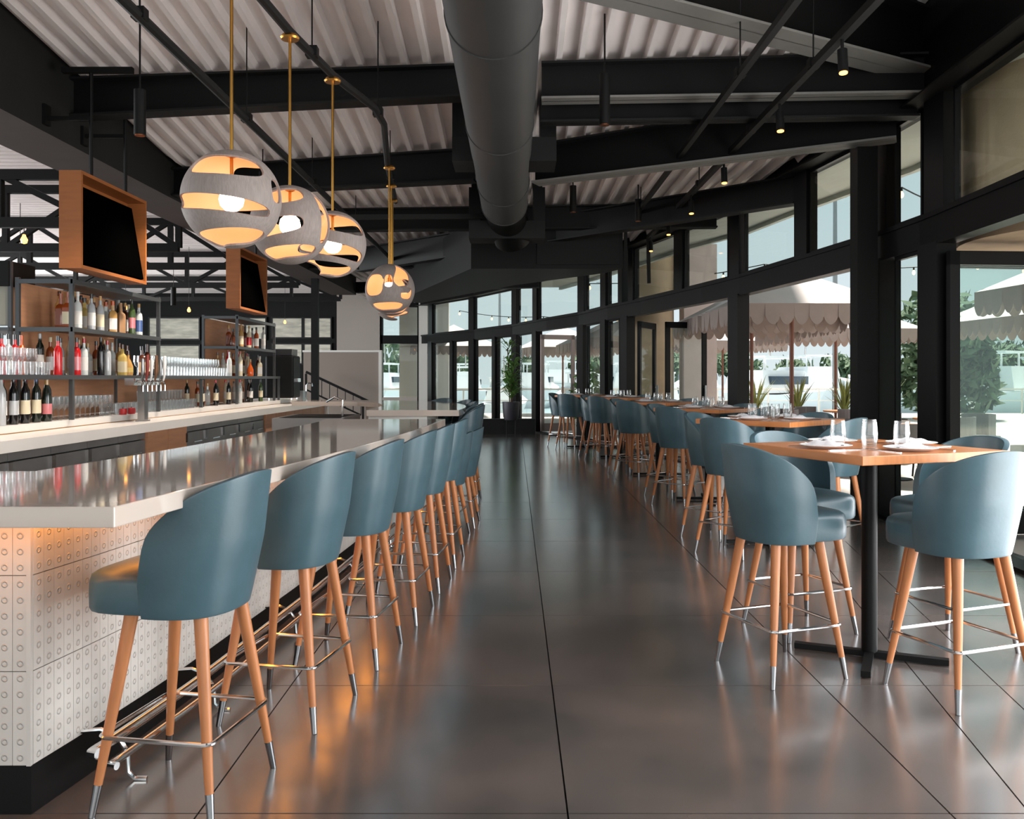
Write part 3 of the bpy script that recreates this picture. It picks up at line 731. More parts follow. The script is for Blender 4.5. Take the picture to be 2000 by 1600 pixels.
def seat_mesh(drop=0.0):
    n = 40; V = []; F = []
    prof = [(.0, .638), (.90, .638), (.97, .643), (.995, .656), (1.0, .70), (.995, .738), (.97, .757), (.90, .769), (.6, .784), (.0, .790)]
    for s_, z in prof:
        for k in range(n):
            a = 2*math.pi*k/n; c, q = math.cos(a), math.sin(a); w = (abs(c)**4.6+abs(q)**4.6)**(-1/4.6)
            V.append((.205*c*w*s_*(1+.03*q), .235*(q if q > 0 else q*.72)*w*s_+.043, z-drop))
    for i in range(len(prof)-1):
        for k in range(n): F.append((i*n+k, i*n+(k+1) % n, (i+1)*n+(k+1) % n, (i+1)*n+k))
    m = MB(); m.add(V, F); me = m.mesh('seat', M['blue'], True); return me
def make_stool(label, drop=0.0):
    t = thing('bar_stool', label, 'stool', (0, 0, 0))
    mobj('seat', seat_mesh(drop), t); mobj('backrest', shell_mesh(drop), t)
    zt = .66-drop
    for (x, y) in ((-1, -1), (1, -1), (-1, 1), (1, 1)):
        T = Vector((x*.130, y*.118+.0, zt)); Bt = Vector((x*.222, y*.205, 0.0)); D_ = (Bt-T)
        tipz = .1/zt; A = T+D_*(1-tipz)
        lg = MB().tube([tuple(T), tuple(T.lerp(A, .5)), tuple(A)], [.0235, .020, .0135], 12).build('leg', M['leg'], t, True)
        MB().tube([tuple(A), tuple(Bt)], [.0142, .0108], 12).build('leg_tip', M['tip'], lg, True)
    z = .25; q = 1-z/zt; fx = lerp(.222, .130, z/zt)+.022; fy = lerp(.205, .118, z/zt)+.022; c = .03; pts = []
    for (sx_, sy, a0) in ((1, 1, 0), (-1, 1, 90), (-1, -1, 180), (1, -1, 270)):
        for k in range(5):
            a = R(a0+k*22.5); pts.append((sx_*(fx-c)+c*math.cos(a), sy*(fy-c)+c*math.sin(a), z))
    MB().tube(pts, .0075, 8, closed=True).build('footrest_ring', M['chrome'], t, True)
    return t
g1 = 'blue leather bar stools with beech legs along the bar'
spots = [(-1.105, 3.06, 80), (-.945, 3.81, 79), (-.83, 4.57, 82), (-.73, 5.34, 83), (-.67, 6.1, 84), (-.62, 6.87, 85)]
st = make_stool('nearest blue bar stool at the near corner of the bar'); st['group'] = g1
for i, (x, y, a) in enumerate(spots):
    if i == 0: st.location = (x, y, 0); st.rotation_euler.z = R(a)
    else: dup(st, (x, y, 0), R(a), '%s blue bar stool from the camera, tucked against the bar' % ORD[i], g1)
lowst = make_stool('nearer of the two low blue stools at the lowered bar section', .16); lowst['group'] = 'low stools at the lowered bar section'
lowst.location = (-.63, 7.93, 0); lowst.rotation_euler.z = R(84)
dup(lowst, (-.56, 8.62, 0), R(86), 'farther of the two low blue stools at the lowered bar section')
for i, (x, y, a) in enumerate([(-.60, 10.25, 88), (-.64, 11.05, 94), (-.75, 11.85, 104), (-.86, 12.7, 122), (-1.2, 13.55, 146)]):
    dup(st, (x+.0, y, 0), R(a), '%s stool of the row at the far rounded bar end' % ORD[i], 'stools at the far bar end')

# ================================================================== DINING TABLES
def rect(m, w, d, z0, z1, a=0, c=(0, 0)):
    mt = Matrix.Translation((c[0], c[1], 0)) @ Matrix.Rotation(a, 4, 'Z'); return m.box(-w/2, w/2, -d/2, d/2, z0, z1, 0, mt)
def make_table(label):
    t = thing('dining_table', label, 'table', (0, 0, 0), 0, 'square high oak tables beside the windows')
    s_ = .44
    top_ = bevel(MB().box(-s_, s_, -s_, s_, 1.013, 1.055).build('tabletop', M['wood'], t), .003)
    MB().tube([(0, 0, .03), (0, 0, 1.0)], .038, 20).build('pedestal', M['black'], t, True)
    for a in (0, 90): MB().box(-.36, .36, -.022, .022, .006, .034, 0, Matrix.Rotation(R(a+45), 4, 'Z')).build('base_arm', M['black'], t)
    rect(MB(), .3, .3, .995, 1.013).build('mounting_plate', M['black'], t)
    return t
tabs = [(1.78, 4.53, 1.155), (2.15, 7.6, 1.57), (2.22, 10.35, 1.62), (2.07, 13.0, 1.75), (1.87, 15.9, 1.85), (1.42, 18.2, 1.95)]
# third value: heading (radians from +x) of the corner that points at the camera, measured clockwise from +x
tl = ['nearest square oak table, laid with four glasses and napkins', 'second square oak table from the camera', 'third square oak table from the camera', 'fourth square oak table from the camera', 'fifth square oak table from the camera', 'farthest square oak table by the open door']
T0 = make_table(tl[0])
plate_m = MB().lathe([(0, 0), (.075, 0), (.085, .004), (.118, .014), (.125, .017), (.122, .019), (.085, .009), (0, .006)], 32).mesh('plate', M['white'], True)
def napkin_mesh():
    n = 10; V = []; F = []
    for j in range(2):
        for i in range(n+1):
            for k in range(5):
                u = -1+2*i/n; w = -1+2*k/4; V.append((u*.085, w*.045*(1-.15*abs(u)), .0185+.020*(1-w*w)*(1-.5*u*u)+.004*math.sin(7*u+3*w)-j*.009))
    N = (n+1)*5
    for i in range(n):
        for k in range(4):
            a = i*5+k; F += [(a, a+5, a+6, a+1), (N+a, N+a+1, N+a+6, N+a+5)]
    for i in range(n): F += [(i*5, N+i*5, N+i*5+5, i*5+5), (i*5+4, i*5+9, N+i*5+9, N+i*5+4)]
    F += [(k, k+1, N+k+1, N+k) for k in range(4)]+[(n*5+k, N+n*5+k, N+n*5+k+1, n*5+k+1) for k in range(4)]
    return MB().add(V, F).mesh('napkin', M['linen'], True)
nap_m = napkin_mesh()
glass_m = MB().lathe([(0, .0), (.026, .0), (.031, .006), (.038, .045), (.0385, .07), (.034, .128), (.0335, .130), (.0325, .128), (.037, .07), (.0365, .047), (.030, .014), (.0, .012)], 28).mesh('water_glass', M['tumbler'], True)
knife_m = MB().box(-.007, .007, -.11, -.02, 0, .006).box(-.009, .009, -.02, .10, .001, .004).mesh('knife', M['chrome'])
fork_m = MB().box(-.005, .005, -.10, .03, 0, .004).box(-.012, .012, .03, .045, .001, .005)
for k in range(4): fork_m.box(-.012+k*.007, -.009+k*.007, .045, .095, .002, .005)
fork_m = fork_m.mesh('fork', M['chrome'])
side4 = ['aisle side', 'left far side', 'right far side', 'near right side']
def norm4(h):   # outward unit normals of the four sides, from the heading of the near corner
    d = Vector((math.cos(-h), math.sin(-h)))   # toward the camera
    out = []
    for k in (-45, -135, 135, 45):
        a = math.atan2(d.y, d.x)+R(k); out.append(Vector((math.cos(a), math.sin(a))))
    return out
tname = ['nearest', 'second', 'third', 'fourth', 'fifth', 'farthest']
for ti, (tx, ty, h) in enumerate(tabs):
    h = {0: R(114), 1: R(92), 2: R(92), 3: R(90), 4: R(86), 5: R(80)}[ti]
    if ti == 0: T = T0; T.location = (tx, ty, 0); T.rotation_euler.z = -h+R(45)
    else: T = dup(T0, (tx, ty, 0), -h+R(45), tl[ti])
    ns = norm4(h)
    names = [('front left', 0), ('rear left', 0), ('rear right', 0), ('front right', 0)]
    for si, nrm in enumerate(ns):
        nm = names[si][0]
        off = .545
        if ti == 5 and si == 2: continue
        cx, cy = tx+nrm.x*off, ty+nrm.y*off
        rz = math.atan2(nrm.x, -nrm.y)
        dup(st, (cx, cy, 0), rz, 'blue stool on the %s side of the %s oak table' % (nm, tname[ti]), 'blue stools around the oak tables')
        px, py = tx+nrm.x*.27, ty+nrm.y*.27
        o = mobj('dinner_plate', plate_m, None, (px, py, 1.055)); tag(o, 'white plate on the %s side of the %s oak table' % (nm, tname[ti]), 'plate', 'white plates on the oak tables')
        o = mobj('napkin', nap_m, None, (px, py, 1.0552), rz+.3); tag(o, 'folded white napkin on the %s plate of the %s oak table' % (nm, tname[ti]), 'napkin', 'folded napkins on the plates')
        tq = Vector((-nrm.y, nrm.x))
        gx, gy = tx+nrm.x*.10+tq.x*.11, ty+nrm.y*.10+tq.y*.11
        o = mobj('water_glass', glass_m, None, (gx, gy, 1.0552)); tag(o, 'clear tumbler beside the %s plate of the %s oak table' % (nm, tname[ti]), 'glass', 'water tumblers on the oak tables')
        if ti < 3:
            for me, s_, nn in ((fork_m, -1, 'fork'), (knife_m, 1, 'knife')):
                o = mobj(nn, me, None, (px+tq.x*.155*s_, py+tq.y*.155*s_, 1.0553), rz)
                tag(o, 'steel %s beside the %s plate of the %s oak table' % (nn, nm, tname[ti]), nn, nn.replace('knife', 'knives').replace('fork', 'forks')+' on the oak tables')

# ================================================================== BACK BAR
bb = thing('back_bar_counter', 'long white back bar counter with steel coolers and wood doors below', 'counter', (0, 0, 0))
MB().box(-4.6, -3.5, 4.0, 17.0, .880, .965).build('counter_slab', M['stonew'], bb)
MB().box(-4.6, -3.90, 4.0, 17.0, .968, 1.03).build('raised_ledge', M['stonew'], bb)
MB().box(-3.90, -3.895, 4.0, 17.0, .965, .972).build('brass_strip', M['brass'], bb)
MB().box(-4.6, -3.58, 4.0, 16.95, .0, .10).build('kick_plate', M['kick'], bb)
MB().box(-4.6, -3.62, 4.0, 16.95, .10, .880).build('cabinet_body', M['kick'], bb)
MB().box(-4.6, -3.5, 16.95, 17.05, 0, .965).build('end_panel', M['stonew'], bb)
def front(y0, y1, kind):
    if kind == 'wood':
        n_ = max(1, round((y1-y0)/.55))
        for k in range(n_):
            a, b = lerp(y0, y1, k/n_)+.005, lerp(y0, y1, (k+1)/n_)-.005
            MB().box(-3.62, -3.55, a, b, .10, .872).build('wood_door', M['panelw'], bb)
    else:
        n_ = max(1, round((y1-y0)/.62))
        for k in range(n_):
            a, b = lerp(y0, y1, k/n_)+.008, lerp(y0, y1, (k+1)/n_)-.008
            f = MB().box(-3.62, -3.57, a, b, .10, .80).build('steel_door', M['steeld'], bb)
            MB().box(-3.572, -3.566, a+.1, b-.1, .18, .62).build('dark_glass', M['screen'], f)
            MB().tube([(-3.54, (a+b)/2-.12, .69), (-3.54, (a+b)/2+.12, .69)], .008, 8).build('door_handle', M['chrome'], f)
        for k in range(n_):
            MB().box(-3.62, -3.575, lerp(y0, y1, k/n_)+.002, lerp(y0, y1, (k+1)/n_)-.002, .81, .872).build('steel_rail', M['steeld'], bb)
            MB().box(-3.575, -3.55, lerp(y0, y1, k/n_)-.03, lerp(y0, y1, k/n_)+.03, .70, .80).build('hinge', M['chrome'], bb)
front(4.0, 8.75, 'steel'); front(8.75, 9.8, 'wood'); front(9.8, 12.9, 'steel'); front(12.9, 16.9, 'wood')

sf = mat('shelf_gunmetal', (92, 94, 96), .4, .6)
XF, XB = -3.88, -4.35
def shelf_unit(label, y0, y1):
    t = thing('bottle_shelf', label, 'shelf', (0, 0, 0), 0, 'gunmetal bottle shelf towers')
    for (x, y) in ((XF, y0), (XF, y1), (XB, y0), (XB, y1)): MB().box(x-.017, x+.017, y-.017, y+.017, 1.031, 2.28).build('post', sf, t)
    for z in (1.84, 2.26):
        MB().box(XB+.017, XF-.017, y0, y1, z-.012, z).build('shelf_board', sf, t)
        MB().box(XF-.012, XF+.022, y0-.017, y1+.017, z-.035, z+.004).box(XB, XF, y0-.022, y0-.012, z-.035, z+.004).build('shelf_edge', sf, t)
    MB().box(XB-.02, XB+.0, y0+.03, y1-.03, 1.44, 2.24).build('wood_back', M['panelw'], t)
    MB().box(XB-.02, XB+.0, y0+.03, y1-.03, 1.035, 1.39).build('wood_back', M['panelw'], t)
    return t
shelf_unit('nearer gunmetal bottle tower under the big television', 7.92, 9.85)
shelf_unit('farther gunmetal bottle tower under the small television', 12.64, 14.6)
lg = thing('long_shelf', 'long gunmetal glass shelf at eye height joining both bottle towers', 'shelf', (0, 0, 0))
MB().box(XB, XF, 5.2, 14.9, 1.408, 1.42).build('shelf_board', sf, lg)
MB().box(XF, XF+.022, 5.2, 14.9, 1.385, 1.424).build('shelf_edge', sf, lg)
for y in (5.2, 11.2, 14.88): MB().box(XF-.017, XF+.017, y-.017, y+.017, 1.031, 1.385).build('post', sf, lg)
MB().box(XB-.02, XB, 5.2, 7.9, 1.035, 1.39).build('wood_back', M['panelw'], lg)
MB().box(XB-.02, XB, 9.9, 12.6, 1.035, 1.39).build('wood_back', M['panelw'], lg)
# upper left mirror-side unit
ul = thing('bottle_shelf', 'shelf tower cut off by the left picture edge, with clouded glass', 'shelf', (0, 0, 0))
MB().box(-4.9, -4.42, 7.9, 8.0, 1.86, 2.20).build('clouded_panel', mat('clouded_panel', (150, 148, 136), .35), ul)
MB().box(-4.9, -4.40, 7.86, 8.3, 2.20, 2.42).build('shelf_header', M['dark'], ul)
MB().box(-4.9, -4.40, 7.86, 9.8, 1.81, 1.84).build('shelf_board', sf, ul)
for y in (7.9, 9.8): MB().box(-4.42, -4.39, y-.017, y+.017, 1.031, 2.42).build('post', sf, ul)

# televisions
def tv(label, y0, y1):
    X = -3.69; z0, z1 = 2.335, 3.17
    t = thing('television', label, 'television', (0, 0, 0), 0, 'televisions in wooden boxes over the back bar')
    w = .03; d = .19
    MB().box(X-d, X, y0, y0+w, z0, z1).build('case_side', M['tvwood'], t); MB().box(X-d, X, y1-w, y1, z0, z1).build('case_side', M['tvwood'], t)
    MB().box(X-d, X, y0+w, y1-w, z0, z0+w).build('case_bottom', M['tvwood'], t); MB().box(X-d, X, y0+w, y1-w, z1-w, z1).build('case_top', M['tvwood'], t)
    MB().box(X-d, X-d+.01, y0+w, y1-w, z0+w, z1-w).build('case_back', M['tvwood'], t)
    a = [(X-.012, z0+w+.02), (X-.13, z1-w-.05), (X-.16, z1-w-.055), (X-.04, z0+w+.01)]
    vs_ = [(x, y, z) for y in (y0+.09, y1-.045) for x, z in a]
    MB().add(vs_, [(0, 1, 2, 3), (4, 7, 6, 5), (0, 4, 5, 1), (1, 5, 6, 2), (2, 6, 7, 3), (3, 7, 4, 0)]).build('screen', M['screen'], t)
    for k in (.28, .8):
        yy = lerp(y0, y1, k); MB().tube([(X-.095, yy, z1), (X-.095, yy, 4.15)], .018, 8).build('hanging_rod', M['black'], t)
        MB().bar((X-.095, yy, 3.75 if k > .5 else 3.72), (-4.2, yy, 3.75 if k > .5 else 3.72), .035).build('wall_arm', M['black'], t)
        MB().box(-4.2, -4.17, yy-.05, yy+.05, 3.66, 3.84).build('arm_plate', M['black'], t)
    MB().bar((X-.35, lerp(y0, y1, .28), 4.15), (X+.28, lerp(y0, y1, .28), 4.15), .05).build('top_bar', M['black'], t)
    return t
tv('big nearer television in a brown wooden box above the bottles', 7.70, 9.07)
tv('small farther television in a brown wooden box', 12.16, 13.5)

# ---- bottles and glasses
BM = {}
def bmesh_(kind, part, key, m):
    if (kind, part, key) in BM: return BM[(kind, part, key)]
    prof = {
        'wine': ([(.0, 0), (.036, 0), (.038, .006), (.038, .19), (.034, .215), (.016, .245), (.0145, .30)], (.0385, .06, .15), (.0155, .24, .305)),
        'champ': ([(.0, 0), (.042, 0), (.044, .006), (.044, .15), (.036, .20), (.018, .25), (.016, .31)], (.0445, .05, .12), (.019, .215, .315)),
        'spirit': ([(.0, 0), (.038, 0), (.040, .006), (.040, .17), (.034, .195), (.015, .215), (.014, .265)], (.0405, .04, .14), (.016, .25, .285)),
        'square': ([(.0, 0), (.040, 0), (.042, .006), (.042, .15), (.036, .17), (.016, .185), (.015, .235)], (.0425, .03, .12), (.02, .225, .262)),
        'squat': ([(.0, 0), (.05, 0), (.055, .02), (.055, .08), (.035, .12), (.014, .15), (.013, .19)], (.0555, .03, .07), (.018, .18, .215)),
    }[kind]
    sq = 8 if kind == 'square' else None
    mb = MB()
    if part == 'glass_body': mb.lathe(prof[0], 16, sq=sq)
    elif part == 'label': r, a, b = prof[1]; mb.lathe([(r, a), (r, b)], 16, sq=sq)
    else: r, a, b = prof[2]; mb.lathe([(0, a), (r, a), (r, b), (0, b+.001)], 12)
    me = mb.mesh(part, m, True); BM[(kind, part, key)] = me; return me
BC = {'clear': (214, 218, 214), 'amber': (150, 66, 22), 'darkgreen': (28, 34, 26), 'black': (18, 17, 18), 'red': (196, 26, 30), 'orange': (196, 84, 26), 'gold': (196, 150, 86), 'green': (64, 84, 44), 'blue': (70, 96, 150), 'pink': (206, 120, 124), 'silver': (182, 184, 186), 'white': (232, 228, 222), 'cream': (228, 214, 182), 'brown': (84, 44, 28), 'yellow': (206, 176, 96), 'wood': (170, 126, 84)}
def bc(c): return mat('bottle_'+c, BC[c], .12 if c not in ('white', 'cream', 'yellow', 'wood') else .5, 0, spec=.7)
def bottle(x, y, z, kind, c, lab, cap, label, grp, s_=1.0):
    t = thing('%s_bottle' % {'wine': 'wine', 'champ': 'champagne', 'spirit': 'liquor', 'square': 'liquor', 'squat': 'liquor'}[kind], label, 'bottle', (x, y, z), random.random(), grp)
    t.scale = (s_*.74, s_*.74, s_)
    mobj('glass_body', bmesh_(kind, 'glass_body', c, bc(c)), t)
    if lab: mobj('paper_label', bmesh_(kind, 'label', lab, bc(lab)), t)
    mobj('cap', bmesh_(kind, 'cap', cap, bc(cap)), t)
def row(y0, y1, xs_, z, spec, where, grp, s_=1.25):
    n_ = len(spec)
    for i, (kind, c, lab, cap) in enumerate(spec):
        y = lerp(y0, y1, (i+.5)/n_); x = xs_[i % len(xs_)]
        desc = '%s %sbottle, %s cap, %s from left %s' % (c.replace('darkgreen', 'dark-green'), {'wine': 'wine ', 'champ': 'champagne ', 'spirit': '', 'square': 'square ', 'squat': 'squat '}[kind], cap.replace('darkgreen', 'dark-green'), ORD[i], where)
        bottle(x, y, z, kind, c, lab, cap, desc, grp, s_)
wine = [('wine', 'silver', 'silver', 'silver'), ('wine', 'darkgreen', 'white', 'red'), ('wine', 'black', 'silver', 'black'), ('wine', 'darkgreen', 'white', 'red'), ('wine', 'black', 'cream', 'black'), ('wine', 'darkgreen', 'white', 'red'), ('wine', 'darkgreen', 'cream', 'blue'), ('wine', 'black', 'cream', 'brown'), ('champ', 'darkgreen', 'pink', 'gold'), ('wine', 'black', 'cream', 'orange')]
row(6.93, 7.78, (-3.96, -4.0), 1.031, wine, 'on the near ledge', 'wine bottles on the near ledge')
l3 = [('square', 'amber', 'cream', 'amber'), ('square', 'amber', None, 'amber'), ('spirit', 'clear', 'white', 'white'), ('spirit', 'gold', 'cream', 'gold'), ('spirit', 'silver', 'white', 'black'), ('square', 'yellow', 'white', 'black'), ('spirit', 'silver', 'cream', 'gold'), ('square', 'clear', 'white', 'gold'), ('square', 'gold', 'white', 'orange'), ('square', 'clear', 'white', 'orange'), ('square', 'wood', None, 'wood'), ('squat', 'clear', 'cream', 'silver'), ('wine', 'green', 'pink', 'darkgreen'), ('spirit', 'brown', 'white', 'gold'), ('spirit', 'clear', 'blue', 'gold'), ('spirit', 'silver', 'white', 'cream')]
row(8.0, 9.8, (-3.98, -4.1, -4.0, -4.16), 1.841, l3, 'on the near tower\'s top shelf', 'bottles on the top shelf of the near tower', 1.22)
l2 = [('spirit', 'red', None, 'black'), ('spirit', 'red', None, 'orange'), ('spirit', 'red', 'pink', 'black'), ('spirit', 'clear', 'white', 'red'), ('wine', 'darkgreen', 'yellow', 'gold'), ('wine', 'black', None, 'black'), ('spirit', 'silver', 'silver', 'red'), ('spirit', 'cream', 'cream', 'white'), ('square', 'yellow', 'cream', 'brown'), ('squat', 'gold', 'yellow', 'brown'), ('square', 'brown', 'amber', 'brown'), ('square', 'brown', 'gold', 'black'), ('spirit', 'brown', 'cream', 'brown')]
row(7.78, 9.85, (-3.97, -4.05, -3.96), 1.421, l2, 'on the near tower\'s middle shelf', 'bottles on the middle shelf of the near tower', 1.2)
b3 = [('spirit', 'gold', 'cream', 'brown'), ('spirit', 'clear', 'white', 'silver'), ('wine', 'darkgreen', 'cream', 'gold'), ('spirit', 'amber', 'cream', 'black'), ('square', 'clear', 'white', 'gold'), ('spirit', 'brown', 'cream', 'gold'), ('wine', 'cream', 'white', 'red'), ('spirit', 'silver', 'white', 'black'), ('spirit', 'amber', 'white', 'cream'), ('wine', 'darkgreen', 'white', 'silver')]
row(8.35, 9.75, (-4.24,), 1.841, b3, 'in back, near tower\'s top shelf', 'back row on the top shelf of the near tower', 1.28)
row(7.95, 9.75, (-4.22,), 1.421, b3[::-1], 'in back, near tower\'s middle shelf', 'back row on the middle shelf of the near tower', 1.22)
row(12.8, 14.45, (-4.24,), 1.421, b3[:7], 'in back, far tower\'s middle shelf', 'back row on the middle shelf of the far tower', 1.2)
row(11.4, 14.5, (-4.2,), 1.031, b3[2:], 'in back on the far tower\'s ledge', 'back row on the ledge of the far tower', 1.12)
rb = [('spirit', 'red', None, 'black'), ('spirit', 'pink', 'white', 'black'), ('spirit', 'red', None, 'black'), ('spirit', 'silver', 'white', 'black'), ('spirit', 'red', 'pink', 'black'), ('spirit', 'orange', None, 'orange')]
row(7.15, 7.75, (-4.2,), 1.421, rb, 'behind the far-left glasses', 'red bottles behind the near glasses', 1.2)
f3 = [('squat', 'brown', None, 'black'), ('square', 'amber', None, 'gold'), ('spirit', 'gold', 'cream', 'gold'), ('spirit', 'clear', 'white', 'black'), ('spirit', 'cream', 'red', 'gold'), ('spirit', 'brown', 'pink', 'black'), ('spirit', 'amber', 'white', 'black'), ('spirit', 'silver', 'white', 'black'), ('wine', 'clear', 'white', 'black')]
row(12.75, 14.5, (-4.0, -4.12), 1.841, f3, 'on the far tower\'s top shelf', 'bottles on the top shelf of the far tower', 1.2)
f2 = [('spirit', 'clear', 'white', 'silver'), ('wine', 'red', 'cream', 'red'), ('wine', 'cream', 'white', 'orange'), ('wine', 'red', 'cream', 'red'), ('squat', 'orange', None, 'gold'), ('spirit', 'cream', 'white', 'brown'), ('square', 'cream', 'white', 'white'), ('spirit', 'brown', 'gold', 'black')]
row(12.5, 14.5, (-3.98, -4.08), 1.421, f2, 'on the far tower\'s middle shelf', 'bottles on the middle shelf of the far tower', 1.2)
f1 = [('wine', 'darkgreen', 'cream', 'brown'), ('wine', 'amber', 'white', 'amber'), ('wine', 'black', 'cream', 'red'), ('wine', 'darkgreen', 'white', 'black'), ('wine', 'black', 'cream', 'brown'), ('wine', 'green', None, 'darkgreen'), ('wine', 'clear', 'white', 'red'), ('wine', 'gold', 'cream', 'red'), ('wine', 'darkgreen', 'white', 'brown'), ('wine', 'yellow', 'white', 'gold'), ('wine', 'green', 'cream', 'darkgreen'), ('wine', 'silver', 'white', 'silver')]
row(11.35, 14.55, (-3.97, -4.05), 1.031, f1, 'on the far tower\'s ledge', 'bottles on the ledge of the far tower', 1.12)
# stemware: standing glasses in rows
stem_m = MB().lathe([(.0, 0), (.033, .001), (.004, .006), (.004, .07), (.020, .085), (.034, .12), (.031, .175), (.029, .175), (.032, .12), (.0, .082)], 14).mesh('wine_glass', M['glassrow'], True)
tum_m = MB().lathe([(.0, 0), (.032, 0), (.038, .11), (.036, .11), (.030, .008), (.0, .008)], 14).mesh('tumbler', M['glassrow'], True)
def grow(me, name, xs_, y0, y1, dy, z, label, tail, grp, s_=1, cat='glass'):
    for j, x in enumerate(xs_):
        y = y0; i = 0; r_ = ('front' if j == 0 else 'back')+' row, ' if len(xs_) > 1 else ''
        while y < y1:
            o = mobj(name, me, None, (x, y, z)); o.scale = (s_,)*3; tag(o, '%s %s, %s%s' % (ORD[i], label, r_, tail), cat, grp)
            y += dy; i += 1
grow(tum_m, 'tumbler', (-3.93,), 6.35, 7.62, .088, 1.421, 'clear tumbler from the left', 'on the eye-height shelf at far left', 'tumblers on the near glass shelf')
grow(stem_m, 'wine_glass', (-4.03,), 6.35, 7.62, .092, 1.421, 'stemmed glass from the left', 'behind the far-left tumblers', 'stemmed glasses on the near glass shelf', 1.28)
grow(tum_m, 'tumbler', (-3.93,), 9.98, 12.3, .098, 1.421, 'clear tumbler from the left', 'on the shelf between the towers', 'tumblers between the towers')
grow(stem_m, 'wine_glass', (-4.04, -4.16), 9.98, 12.3, .098, 1.421, 'stemmed glass from the left', 'on the shelf between the towers', 'stemmed glasses between the towers', 1.28)
grow(stem_m, 'wine_glass', (-3.98, -4.12), 7.78, 8.9, .10, 1.031, 'stemmed glass from the left', 'on the ledge below the near tower', 'stemmed glasses on the ledge', 1.15)
grow(tum_m, 'tumbler', (-3.96, -4.1), 9.0, 11.2, .095, 1.031, 'clear tumbler from the left', 'on the ledge behind the beer tower', 'tumblers on the ledge')
grow(tum_m, 'tumbler', (-4.1,), 9.9, 11.2, .095, 1.145, 'stacked upper tumbler from the left', 'behind the beer tower', 'stacked tumblers on the ledge')
for i, y in enumerate((9.05, 9.25)):
    t = thing('candle_jar', ['left red candle jar on the back ledge', 'right red candle jar on the back ledge'][i], 'candle', (-3.92, y, 1.0305))
    MB().lathe([(0, 0), (.035, 0), (.042, .03), (.038, .06), (0, .062)], 16).build('jar', M['red'], t, True)
    MB().lathe([(0, .062), (.004, .062), (.003, .075), (0, .076)], 8).build('wick', M['cord'], t)
sk = thing('underbar_sink', 'dark steel sink station inside the far curve of the bar', 'sink', (-2.45, 11.3, 0))
MB().box(-.42, .42, -.6, .6, .10, .92).build('sink_body', M['steeld'], sk)
MB().box(-.36, .36, -.5, .5, .921, .925).build('basin_opening', M['kick'], sk)
for a in (-.38, .38):
    for b in (-.55, .55): MB().tube([(a, b, 0), (a, b, .10)], .02, 8).build('leg', M['steel'], sk)
MB().tube([(.3, 0, .92), (.3, 0, 1.12), (.2, 0, 1.16), (.1, 0, 1.10)], .014, 8).build('faucet', M['chrome'], sk, True)
# beer tower
bt = thing('beer_tower', 'square steel beer tap column standing on the back bar', 'beer tap', (-3.72, 9.05, .9655))
MB().box(-.035, .035, -.045, .045, 0, .40).build('column', M['steel'], bt)
MB().box(-.05, .05, -.06, .06, 0, .015).build('base_flange', M['steel'], bt)
MB().box(-.045, .045, -.32, .34, .36, .43).build('tap_head', M['chrome'], bt)
for k in range(6):
    y = -.28+k*.11; tp = MB().tube([(.045, y, .40), (.10, y, .40), (.115, y, .36), (.115, y, .30)], .010, 8).build('tap', M['chrome'], bt, True)
    MB().tube([(.10, y, .40), (.11, y, .45), (.115, y, .50+.05*(k % 3)), (.115, y, .62+.04*(k % 2))], [.008, .012, .02, .014], 10).build('tap_handle', [M['steel'], mat('tap_red', (150, 60, 50), .4), M['white'], mat('tap_brown', (120, 80, 50), .4), M['steel'], M['white']][k], tp, True)
# black machine at the far end of the back bar
em = thing('coffee_machine', 'tall black machine at the far right end of the back bar', 'coffee machine', (-3.9, 15.3, 1.0305))
bevel(MB().box(-.25, .22, -.25, .25, .03, .74).build('machine_body', M['kick'], em), .03)
MB().box(-.2, .18, -.2, .2, .745, .85).build('bean_hopper', mat('smoky_hopper', (40, 40, 42), .2), em)
for a in (-.18, .18):
    for b in (-.2, .18): MB().tube([(b, a, 0), (b, a, .03)], .015, 8).build('machine_foot', M['chrome'], em)
MB().box(.22, .26, -.1, .1, .30, .36).build('spout_block', M['chrome'], em)
gb = thing('glass_washer_stand', 'small steel fittings right of the black machine', 'fitting', (-3.75, 16.3, .9655))
MB().tube([(0, 0, 0), (0, 0, .3), (.04, 0, .34), (.1, 0, .33), (.11, 0, .28)], .014, 8).build('faucet', M['chrome'], gb, True)
MB().lathe([(0, 0), (.04, 0), (.04, .015), (0, .016)], 14).build('base', M['chrome'], gb)
MB().box(-.12, -.04, -.1, .1, 0, .2).build('dispenser', M['steel'], gb)
# ================================================================== OUTSIDE
ground = struct(MB().prism([(-60, 32.0), (-3.0, 31.6), (-2.6, 30.6), (-1.1, 28), (.1, 25.3), (.95, 22.5), (1.6, 20.7), (2.05, 18.6), (2.5, 17), (3.1, 14.4), (3.4, 12.9), (3.7, 10.5), (3.85, 8.9), (3.85, 6), (3.7, 3.5), (3.5, -4), (3.4, -8), (60, -8), (60, 36), (-60, 36)], -.3, -.015).build('floor_terrace', M['terrace']))
struct(MB().box(-150, 150, 36, 260, -.9, -.6).build('floor_harbour_water', M['water']))
struct(MB().box(60, 150, -8, 36, -.9, -.6).build('floor_harbour_water_side', M['water']))
# eave over the terrace
ev = [(4.75, 1.0), (4.95, 4), (5.05, 6.5), (5.1, 8.3), (5.0, 9.6), (4.9, 11.1), (4.72, 12.0), (4.43, 13.5), (4.07, 15.9), (3.4, 17.9), (2.9, 20.2), (2.2, 23), (1.3, 26)]
inn = [(wall_x(y)+.12, y) for _, y in ev]
struct(MB().prism(ev+inn[::-1], 4.0, 4.12).build('ceiling_eave', M['eave']))
ribbon('trim_eave_fascia', ev, -.02, .06, 3.93, 4.3, M['eave'])
